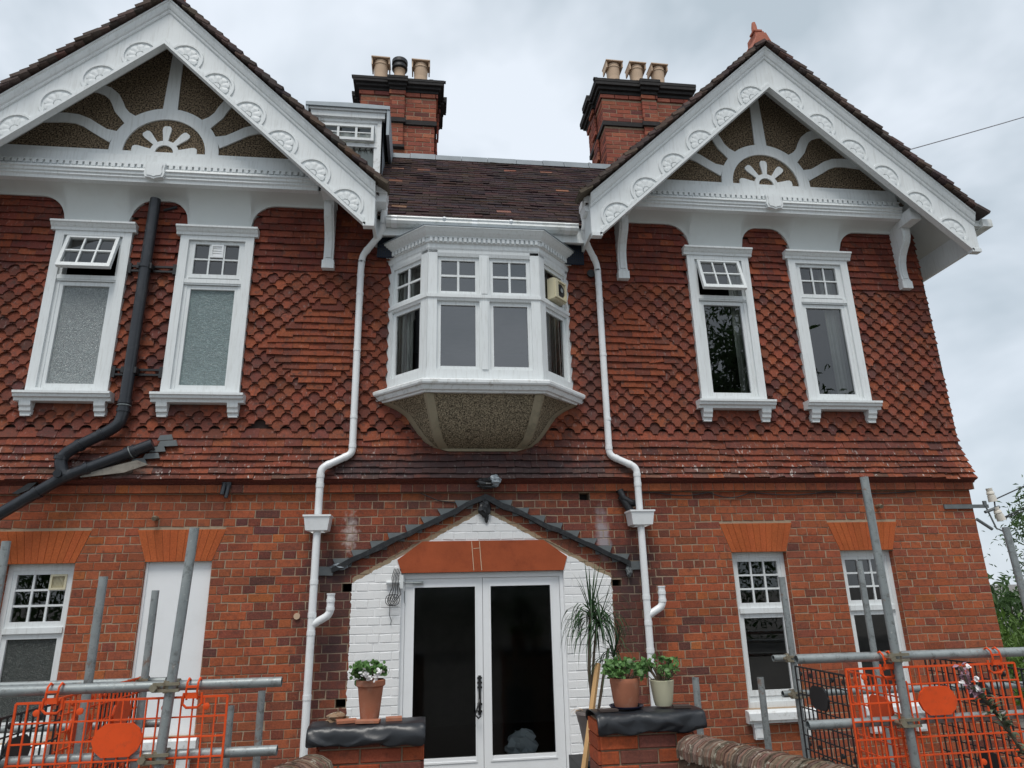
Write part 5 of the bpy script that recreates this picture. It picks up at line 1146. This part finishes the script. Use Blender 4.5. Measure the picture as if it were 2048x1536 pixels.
# coping walls running forward from the piers
def coping_wall(p0, p1, label, seed, zt=.80):
    rnd = random.Random(seed); p0, p1 = Vector(p0), Vector(p1); t = (p1-p0).normalized(); nrm = Vector((-t.y, t.x)); L_ = (p1-p0).length; wd = .115
    th = thing('garden_wall', (p0.x, p0.y, GZ), label, 'wall')
    q = MB(); c = [p0+nrm*wd*.9, p0-nrm*wd*.9, p1-nrm*wd*.9, p1+nrm*wd*.9]; q.hexa([(v.x, v.y, GZ) for v in c] + [(v.x, v.y, zt-.06) for v in c]); q.build('wall_body', 'mossywall', th)
    u = 0.0; prof = [(-wd, -.075), (-wd*1.02, -.03), (-wd*.86, .005), (-wd*.4, .028), (0, .033), (wd*.4, .028), (wd*.86, .005), (wd*1.02, -.03), (wd, -.075)]
    while u < L_:
        w = rnd.uniform(.010, .017); dz = rnd.uniform(-.005, .005); k = rnd.uniform(.975, 1.025); ln = rnd.uniform(-.02, .02); q = MB()
        A = [(p0.x+t.x*u+nrm.x*a*k, p0.y+t.y*u+nrm.y*a*k, zt+b*k+dz) for a, b in prof]; e = u+w-.002
        B = [(p0.x+t.x*(e+ln*0)+nrm.x*a*k, p0.y+t.y*e+nrm.y*a*k, zt+b*k+dz+rnd.uniform(-.003,.003)) for a, b in prof]; n = len(prof)
        q.add(A+B, [tuple(range(n)), tuple(range(2*n-1, n-1, -1))] + [(i, n+i, n+i+1, i+1) for i in range(n-1)] + [(0, n-1, 2*n-1, n)])
        o = q.build('coping_tile', 'coping', th); o.color = (*jit(pick([(.45,(.17,.105,.078)),(.3,(.13,.098,.075)),(.25,(.22,.165,.125))]), .2), 1); u += w
coping_wall((.93,-2.60), (1.62,-4.15), 'lichened wall with tile-on-edge coping running forward from the right pier', 3); coping_wall((-1.13,-2.58), (-1.62,-3.6), 'weathered coping stub running forward from the left pier', 6, .79)

# ------------------------------------------------------------------ plants
def leaf_cloud(mb, pts, size, rnd, aspect=1.0, droop=0.0, hexa=False):
    for p in pts:
        p = Vector(p); s = size*rnd.uniform(.6, 1.25)
        e = Euler((rnd.gauss(0, .8), rnd.gauss(0, .8), rnd.uniform(0, 6.3))).to_matrix(); a = e @ Vector((s, 0, 0)); b = e @ Vector((0, s*aspect, 0)); c = e @ Vector((0, 0, s*.25))
        if hexa: mb.add([p+a*math.cos(k*math.pi/3)+b*math.sin(k*math.pi/3)+c*(.6 if k % 2 else 0) for k in range(6)], [(0,1,2,3,4,5)])
        else: mb.add([p-a, p-b*.5+c, p+a, p+b*.5+c], [(0,1,2,3)])
def pot(name, cx, cy, z, prof, mat, parent):
    q = MB(); q.lathe([(r, z+h) for r, h in prof], cx, cy, 28); o = q.build(name, mat, parent); return o
def geranium(cx, cy, z0, potprof, potmat, R_, nl, label, flowers, seed, leggy=0, saucer=None, H=.09):
    rnd = random.Random(seed); top = z0+max(h for r, h in potprof); th = thing('potted_geranium', (cx, cy, z0), label, 'plant'); pot('pot', cx, cy, z0, potprof, potmat, th)
    q = MB(); q.lathe([(.0, top-.02), (potprof[-3][0]*.9, top-.022)], cx, cy, 20); q.build('earth', 'soil_earth', th)
    q = MB(); pts = []; st = MB()
    for k in range(16+leggy):
        a = rnd.uniform(0, 6.28); rr = R_*math.sqrt(rnd.random())*(1.0 if k < 16 else 1.35); h = rnd.uniform(.02, H)*(1 if k < 16 else 1.0); tip = Vector((cx+rr*math.cos(a), cy+rr*math.sin(a), top+h))
        st.tube([(cx+rr*.25*math.cos(a), cy+rr*.25*math.sin(a), top-.02), (cx+rr*.75*math.cos(a), cy+rr*.75*math.sin(a), top+h*.6), tuple(tip)], .003, 5)
        for _ in range(nl//(16+leggy)): pts.append(tip+Vector((rnd.gauss(0, .018), rnd.gauss(0, .018), rnd.gauss(0, .013))))
    leaf_cloud(q, pts, .0155, rnd, hexa=True); stuff(q.build('foliage', 'leafGer', th)); stuff(st.build('stems', 'stem', th))
    if flowers:
        q = MB()
        for f in flowers: leaf_cloud(q, [Vector((cx, cy, top))+Vector(f)+Vector((rnd.gauss(0,.009), rnd.gauss(0,.006), rnd.gauss(0,.009))) for _ in range(14)], .011, rnd, hexa=True)
        stuff(q.build('flowers', 'flower', th))
    if saucer: q = MB(); q.lathe([(.0, z0-.004), (saucer, z0-.004), (saucer+.012, z0+.008), (saucer+.008, z0+.009), (saucer-.01, z0+.001)], cx, cy, 26); q.build('saucer', 'navy', th)
PF = [(.052, 0), (.056, .03), (.072, .165), (.078, .17), (.083, .175), (.083, .20), (.074, .205), (.068, .18)]
geranium(-.868, -2.38, .955, PF, 'terracotta', .088, 320, 'tall terracotta pot with white-flowered geranium on the left sheeted pier', [(-.03,-.105,.045),(.035,-.105,.022),(.055,-.10,.05),(-.005,-.11,.025)], 5, H=.085)
PR = [(.066, 0), (.075, .03), (.088, .13), (.090, .145), (.086, .16), (.076, .155), (.07, .13)]
geranium(.632, -2.38, .957, PR, 'terracotta', .105, 360, 'squat weathered terracotta pot of bushy geranium on the right pier', None, 8, 6, saucer=.092, H=.085)
PC = [(.05, 0), (.053, .012), (.058, .03), (.07, .12), (.073, .14), (.068, .142), (.06, .11)]
geranium(.862, -2.38, .955, PC, 'creampot', .10, 130, 'cream glazed pot of leggy geranium at the right end of the pier', None, 12, 14, H=.13)
# the dracaena in its tall grey pot behind the right pier
rnd = random.Random(3); DXc, DYc = .565, -1.80
dr = thing('potted_dracaena', (DXc-.02, DYc, GZ), 'tall spiky dracaena in a grey pot standing by the white door jamb', 'plant')
pot('pot', DXc-.02, DYc, .56, [(.05, 0), (.06, .1), (.082, .22), (.086, .225), (.095, .27), (.10, .275), (.10, .292), (.09, .292), (.085, .26)], 'greypot', dr)
q = MB(); q.box(.42, .70, -1.98, -1.62, GZ, .559); q.build('stand', 'black', dr)
q = MB(); q.tube([(DXc,DYc,.83),(DXc-.015,DYc,1.1),(DXc+.0,DYc,1.3),(DXc+.02,DYc,1.50)], .012, 8); q.tube([(DXc+.03,DYc,.83),(DXc+.08,DYc,1.05),(DXc+.13,DYc,1.24)], .010, 8); q.tube([(DXc-.02,DYc+.02,.83),(DXc+.03,DYc+.02,1.2),(DXc+.06,DYc+.02,1.40)], .009, 8); q.build('trunk', 'stem', dr)
q = MB()
def strap(mb, base, dirv, L_, w, droop):
    base, dv = Vector(base), Vector(dirv).normalized(); side = dv.cross(Vector((0,0,1))).normalized(); A = []; B = []; n = 7; p = base
    for i in range(n+1):
        u = i/n; ww = w*(1-u**2.2)*(.6+.4*min(1, u*4)); A.append(p+side*ww); B.append(p-side*ww); dv = (dv+Vector((0,0,-droop))*u).normalized(); p = p+dv*L_/n
    mb.loft([A, B], smooth=True)
for base, n, Ls_ in (((DXc+.02,DYc,1.47), 64, (.24,.44)), ((DXc+.09,DYc+.02,1.42), 42, (.2,.42)), ((DXc+.17,DYc,1.20), 46, (.16,.34)), ((DXc+.05,DYc,1.40), 36, (.22,.42))):
    for k in range(n):
        a = rnd.uniform(0, 6.28); el = rnd.uniform(-.1, .95) if rnd.random() < .82 else rnd.uniform(1.0, 1.45); strap(q, Vector(base)+Vector((0,0,rnd.uniform(-.06,.02))), (math.cos(a)*math.cos(el), math.sin(a)*math.cos(el), math.sin(el)), rnd.uniform(*Ls_), rnd.uniform(.005,.0085), rnd.uniform(.9,2.0) if el < 1.0 else rnd.uniform(.02,.25))
stuff(q.build('leaves', 'leafDrac', dr))
q = MB()
for k in range(16): a = rnd.uniform(0, 6.28); strap(q, (DXc-.02+.06*math.cos(a), DYc+.06*math.sin(a), .85), (math.cos(a), math.sin(a), .5), .09, .004, .6)
stuff(q.build('dead_leaves', 'wood', dr))
q = MB(); q.tube([(.372,-2.10,.35),(.60,-1.86,1.15)], .02, 4); pk = q.build('timber_batten', 'wood'); tag(pk, 'pale wooden batten leaning behind the right pier against the white jamb', 'batten')
# acanthus spike in the right foreground
rnd = random.Random(21); ac = thing('flower_spike', (2.62, -3.35, GZ), 'leafy acanthus spike with mauve and white flowers in front of the right orange mesh', 'plant')
spine = [Vector(p) for p in ((2.66,-3.12,.55), (2.565,-3.12,.70), (2.50,-3.12,.80), (2.44,-3.12,.915), (2.37,-3.12,1.02), (2.285,-3.12,1.10), (2.265,-3.12,1.19))]
def on_spine(u):
    k = min(len(spine)-2, int(u*(len(spine)-1))); f = u*(len(spine)-1)-k; return spine[k]+(spine[k+1]-spine[k])*f
tip = spine[-1]; q = MB(); q.tube([(2.70,-3.2,GZ)] + [tuple(p) for p in spine], .008, 8); q.build('stalk', 'stem', ac)
q = MB()
for k in range(110):
    u = rnd.random()*.78; p = on_spine(u); a = rnd.uniform(0, 6.28); strap(q, p, (math.cos(a), math.sin(a)*.7, rnd.uniform(.0,.9)), rnd.uniform(.05,.085), rnd.uniform(.012,.020), rnd.uniform(.1,.6))
stuff(q.build('leaves', 'leafGrey', ac))
q = MB(); leaf_cloud(q, [on_spine(rnd.uniform(.70,1.0))+Vector((rnd.gauss(0,.016), rnd.gauss(0,.014), rnd.gauss(0,.012))) for _ in range(80)], .016, rnd); stuff(q.build('bracts', 'pinkflower', ac))
q = MB()
for f in ((.015,.0,.0),(-.035,.0,-.07),(.04,-.01,-.06),(.02,-.03,-.10)): leaf_cloud(q, [tip+Vector(f)+Vector((rnd.gauss(0,.004), -.03, rnd.gauss(0,.006))) for _ in range(7)], .011, rnd, hexa=True)
stuff(q.build('flowers', 'flower', ac))

# ------------------------------------------------------------------ scaffold tubes
TR = .02415
def stube(parent, name, a, b, closed=True):
    a, b = Vector(a), Vector(b); q = MB(); q.tube([a, b], TR, 16, cap=False); d = (b-a).normalized(); q.tube([a+d*.002, b-d*.002], TR-.004, 16, cap=False)
    s = MB(); o = q.build(name, 'tube', parent); o2 = None
    for e, sg in ((a, 1), (b, -1)):
        q = MB(); k = len(q.v); ref = Vector((0,0,1)) if abs(d.z) < .9 else Vector((0,1,0)); u = d.cross(ref).normalized(); w = u.cross(d)
        ring = [tuple(e+(u*math.cos(2*math.pi*i/16)+w*math.sin(2*math.pi*i/16))*TR) for i in range(16)]; ring2 = [tuple(e+(u*math.cos(2*math.pi*i/16)+w*math.sin(2*math.pi*i/16))*(TR-.004)) for i in range(16)]
        q.add(ring+ring2, [(i, (i+1) % 16, 16+(i+1) % 16, 16+i) for i in range(16)]); q.build('tube_end', 'tube', o)
    return o
def coupler(parent, p, ydir=-1):
    p = Vector(p); q = MB()
    q.tube([p+Vector((-.03,0,0)), p+Vector((.03,0,0))], TR+.007, 14); q.tube([p+Vector((0,ydir*.05,-.028)), p+Vector((0,ydir*.05,.028))], TR+.007, 14)
    q.box(p.x-.07, p.x+.055, p.y+ydir*.085-.006, p.y+ydir*.085+.006, p.z-.022, p.z-.008); q.box(p.x-.07, p.x+.055, p.y+ydir*.085-.006, p.y+ydir*.085+.006, p.z+.008, p.z+.022)
    q.tube([p+Vector((-.06,ydir*.04,0)), p+Vector((-.06,ydir*.105,0))], .012, 8); q.tube([p+Vector((-.06,ydir*.10,0)), p+Vector((-.06,ydir*.112,0))], .018, 6); q.build('coupler', 'rusty', parent)
sl = thing('scaffold_barrier', (-2.3, -2.8, GZ), 'grey scaffold tube barrier in front of the left ground floor windows', 'scaffold')
stube(sl, 'rail', (-4.6,-2.80,1.216), (-1.288,-2.80,1.209)); stube(sl, 'rail', (-4.6,-2.80,.912), (-1.287,-2.80,.894)); stube(sl, 'upright', (-1.86,-2.87,GZ), (-1.783,-2.85,1.985)); coupler(sl, (-1.815,-2.80,1.212)); coupler(sl, (-1.828,-2.80,.898))
stube(sl, 'upright', (-2.47,-2.2,GZ), (-2.475,-2.2,1.766)); stube(sl, 'upright', (-2.418,-1.5,GZ), (-2.419,-1.5,1.69)); stube(sl, 'upright', (-3.0,-2.2,GZ), (-3.05,-2.2,1.98)); stube(sl, 'rail', (-4.6,-1.44,1.11), (-2.30,-1.44,1.10)); stube(sl, 'rail', (-4.6,-1.44,.85), (-2.30,-1.44,.84))
coupler(sl, (-2.44,-1.45,1.105))
for x, zt_, lb in ((-1.653, 1.02, 'taller cut scaffold upright standing right of the left barrier by the wall'), (-1.848, .936, 'short cut scaffold upright between the left barrier and the wall')):
    t_ = thing('scaffold_tube', (x, -1.5, GZ), lb, 'tube'); stube(t_, 'tube', (x,-1.5,GZ), (x,-1.5,zt_))
sr = thing('scaffold_barrier', (2.2, -2.8, GZ), 'grey scaffold tube barrier in front of the right ground floor windows', 'scaffold')
stube(sr, 'rail', (1.515,-2.80,1.223), (4.6,-2.80,1.212)); stube(sr, 'rail', (1.532,-2.80,.886), (4.6,-2.80,.893)); stube(sr, 'upright', (2.092,-2.86,GZ), (2.082,-2.855,2.245)); coupler(sr, (2.09,-2.80,1.222)); coupler(sr, (2.09,-2.80,.888))
stube(sr, 'upright', (2.848,-1.5,GZ), (2.848,-1.5,1.80)); stube(sr, 'upright', (2.195,-1.5,GZ), (2.182,-1.5,1.69)); stube(sr, 'upright', (3.66,-2.2,GZ), (3.56,-2.2,1.99)); stube(sr, 'rail', (2.06,-1.44,1.10), (4.4,-1.44,1.09)); stube(sr, 'rail', (2.10,-1.44,.85), (4.4,-1.44,.84)); coupler(sr, (2.19,-1.44,1.10)); coupler(sr, (2.19,-1.44,.85))
for x, zt_, lb in ((1.91, .979, 'cut scaffold upright in front of the right window sill beside the garden wall'), (1.41, .996, 'short scaffold upright standing behind the right pier at the sheet end')):
    t_ = thing('scaffold_tube', (x, -1.5, GZ), lb, 'tube'); stube(t_, 'tube', (x,-1.5,GZ), (x,-1.5,zt_))
# brick guard panels: a plastic grid with an oval plate, bosses and rail hooks
def guard(origin, udir, width, ztop, h, colr, label, hooks=(.17, .83), cell=(.0545, .0885), plate=.5, group=None):
    o, u = Vector(origin), Vector(udir).normalized(); n = Vector((u.y, -u.x, 0)); t = .0034
    th = thing('brick_guard', (o+u*width/2+Vector((0,0,ztop-h-o.z))), label, 'mesh panel', group)
    P = lambda s, z, d=0: o+u*s+n*d+Vector((0,0,z-o.z))
    def bar(mb, s0, s1, z0, z1, d0=-.004, d1=.004): mb.hexa([tuple(P(s0,z0,d1)),tuple(P(s1,z0,d1)),tuple(P(s1,z0,d0)),tuple(P(s0,z0,d0)),tuple(P(s0,z1,d1)),tuple(P(s1,z1,d1)),tuple(P(s1,z1,d0)),tuple(P(s0,z1,d0))])
    q = MB(); nu = max(3, round(width/cell[0])); nz = max(3, round(h/cell[1]))
    for i in range(nu+1):
        s = width*i/nu; k = 1.5 if i in (0, nu) else 1; bar(q, s-t*k, s+t*k, ztop-h, ztop)
    for j in range(nz+1):
        z = ztop-h*j/nz; k = 1.5 if j in (0, nz) else 1; bar(q, 0, width, z-t*k, z+t*k, -.0045, .0045)
    q.build('grid', colr, th)
    for pz in (ztop-2*h/nz, ztop-2*h/nz-.45):
        q = MB(); a, b = .115, .074; oct_ = [(-a*.55,-b),(a*.55,-b),(a*.85,-b*.62),(a,-b*.1),(a,b*.1),(a*.85,b*.62),(a*.55,b),(-a*.55,b),(-a*.85,b*.62),(-a,b*.1),(-a,-b*.1),(-a*.85,-b*.62)]; c = plate*width
        v = [tuple(P(c+x, pz+z, .008)) for x, z in oct_] + [tuple(P(c+x, pz+z, -.006)) for x, z in oct_]; m = len(oct_)
        q.add(v, [tuple(range(m)), tuple(range(2*m-1, m-1, -1))] + [(i, m+i, m+(i+1) % m, (i+1) % m) for i in range(m)]); q.build('name_plate', colr, th)
    for s in (.10, .30, .70, .90):
        for zz in (ztop-.045, ztop-.50):
            q = MB(); c = P(s*width, zz); q.tube([c-n*.005, c+n*.004, c+n*.006], .02, 10, rr=[.016,.016,.009]); q.build('boss', colr, th)
    for s in hooks:
        q = MB(); c = s*width
        for e in (-.026, .026):
            q.tube([P(c+e, ztop-.01, .012), P(c+e, ztop+.03, .030), P(c+e, ztop+.07, .022), P(c+e, ztop+.086, -.002), P(c+e, ztop+.075, -.027), P(c+e, ztop+.045, -.034)], .0055, 6)
        bar(q, c-.026, c+.026, ztop+.045, ztop+.055, .022, .034); bar(q, c-.028, c+.028, ztop-.005, ztop+.022, .014, .026)
        q.tube([P(c-.042, ztop+.02, .006), P(c-.045, ztop-.03, .006), P(c-.025, ztop-.048, .006), P(c+.025, ztop-.048, .006), P(c+.045, ztop-.03, .006), P(c+.042, ztop+.02, .006)], .0065, 6); q.build('rail_hook', colr, th)
guard((-2.52,-2.83,1), (1,0,0), .98, 1.158, .9, 'orange', 'orange plastic brick guard facing forward on the left scaffold barrier', (.17, .83), plate=.495)
guard((1.784,-2.83,1), (1,0,0), 1.05, 1.165, .9, 'orange', 'orange plastic brick guard facing forward on the right scaffold barrier', (.24, .88), plate=.50)
guard((-2.56,-2.98,1), (.035,1,0), .66, 1.10, .9, 'black', 'black brick guard turned sideways at the far left edge behind the orange one', (), plate=.42)
guard((-2.54,-2.36,1), (.06,1,0), .50, 1.12, .9, 'orange', 'orange brick guard seen edge-on behind the left front guard', (), plate=.5)
guard((-2.51,-1.88,1), (.03,1,0), .50, 1.12, .9, 'black', 'black brick guard seen edge-on in front of the blank white window', (), plate=.5)
guard((-2.47,-2.02,1), (.045,1,0), .60, 1.13, .9, 'orange', 'second orange brick guard seen edge-on, nearer the wall on the left', (), plate=.5)
guard((2.13,-1.62,1), (.0,-1,0), .66, 1.06, .9, 'black', 'black brick guard at the left end of the right scaffold enclosure', (), plate=.42)
guard((2.125,-2.30,1), (.0,-1,0), .55, 1.09, .9, 'orange', 'orange brick guard turned sideways behind the right front guard', (), plate=.5)
guard((3.22,-1.55,1), (.0,-1,0), 1.05, 1.08, .9, 'black', 'black brick guard seen through the right orange guard at the far right', (), plate=.45)

# ------------------------------------------------------------------ garden to the right, and what the panes mirror behind the camera
def crown_tree(base, h, rad, nleaf, size, mat, label, seed, name='leafy_tree', lean=(0,0,0), clumps=40, group=None, squash=.8, hmin=.3):
    rnd = random.Random(seed); b = Vector(base); th = thing(name, base, label, 'tree', group); q = MB(); lv = MB(); top = b+Vector((0,0,h*.55))+Vector(lean)*.5
    q.tube([b, b+(top-b)*.5+Vector((.05,0,0)), top], .1, 8, rr=[rad*.07, rad*.05, rad*.035])
    for k in range(clumps):
        a = rnd.uniform(0, 6.28); v = rnd.uniform(hmin-1, 1); rr = rad*math.sqrt(max(.05, 1-v*v*.8))*rnd.uniform(.55, 1.0); c = b+Vector(lean)+Vector((rr*math.cos(a), rr*math.sin(a), h*.6+v*h*.42*squash))
        s0 = b+(top-b)*rnd.uniform(.5, 1); mid = s0+(c-s0)*.55+Vector((0,0,.06*h*.3)); q.tube([s0, mid, c], .02, 5, rr=[rad*.018, rad*.011, rad*.004])
        cr = rad*rnd.uniform(.16, .30)
        n = int(nleaf/clumps); leaf_cloud(lv, [c+Vector((rnd.gauss(0, cr*.5), rnd.gauss(0, cr*.5), rnd.gauss(0, cr*.4))) for _ in range(n)] + [mid+(c-mid)*rnd.random()*1.5+Vector((rnd.gauss(0, cr*.2), rnd.gauss(0, cr*.2), rnd.gauss(0, cr*.2))) for _ in range(n//4)], size, rnd, .62)
    q.build('trunk', 'bark', th); stuff(lv.build('crown', mat, th))
crown_tree((12.5, 4.2, GZ), 4.1, 2.4, 12000, .07, 'leafTree', 'airy leafy tree beyond the right corner of the house', 31, clumps=70, squash=1.0, hmin=.1)
def hedge(pts, h, w, n, label, seed, mat='leafHedge', size=.09):
    rnd = random.Random(seed); th = thing('hedge', (*pts[0], GZ), label, 'hedge'); q = MB(); st = MB(); P_ = [Vector((*p, 0)) for p in pts]
    pp = []
    for _ in range(n):
        i = rnd.randrange(len(P_)-1); u = rnd.random(); c = P_[i]+(P_[i+1]-P_[i])*u; zz = rnd.random()**.6; bump = .85+.15*math.sin(c.x*1.7+c.y)+.1*math.sin(c.x*4.1); pp.append((c.x+rnd.gauss(0, w*.4), c.y+rnd.gauss(0, w*.4), GZ+.05+h*bump*zz))
    leaf_cloud(q, pp, size, rnd, .65); stuff(q.build('foliage', mat, th))
    for i in range(len(P_)-1):
        for k in range(6): c = P_[i]+(P_[i+1]-P_[i])*(k/6); st.tube([(c.x,c.y,GZ),(c.x+.05,c.y,GZ+h*.7)], .02, 5)
    stuff(st.build('stems', 'bark', th))
hedge([(6.3, 2.6), (9, 4.5), (15, 7)], 1.25, .8, 6500, 'green hedge low beside the right corner of the house', 41)
hedge([(7.5, 6.5), (13, 8.5), (22, 10)], 2.0, 1.4, 5000, 'darker hedge row far behind the right corner', 43, 'leafTree', .13)
crown_tree((11.5, -20, GZ), 15.5, 4.2, 7000, .22, 'leafTree', 'tall tree across the road, mirrored in a dark upstairs pane', 51, clumps=50)
crown_tree((17.5, -19, GZ), 9.5, 3.4, 4000, .22, 'leafTree', 'lower tree across the road, mirrored at the foot of the rightmost upstairs pane', 52, clumps=36)
hedge([(-16, -17), (-6, -18), (2, -18), (12, -17)], 4.6, 1.6, 16000, 'tall dark hedge across the road behind the viewer', 53, 'leafTree', .15)
q = MB(); q.box(.30, .62, .30, .62, GZ+.05, .30); cr_ = crumple('dust_sheet', (.36, .33, .25), (.15, .10, .14), 'cloth', None, 10, 3); tag(cr_, 'crumpled pale sheet behind the right door pane', 'sheet')
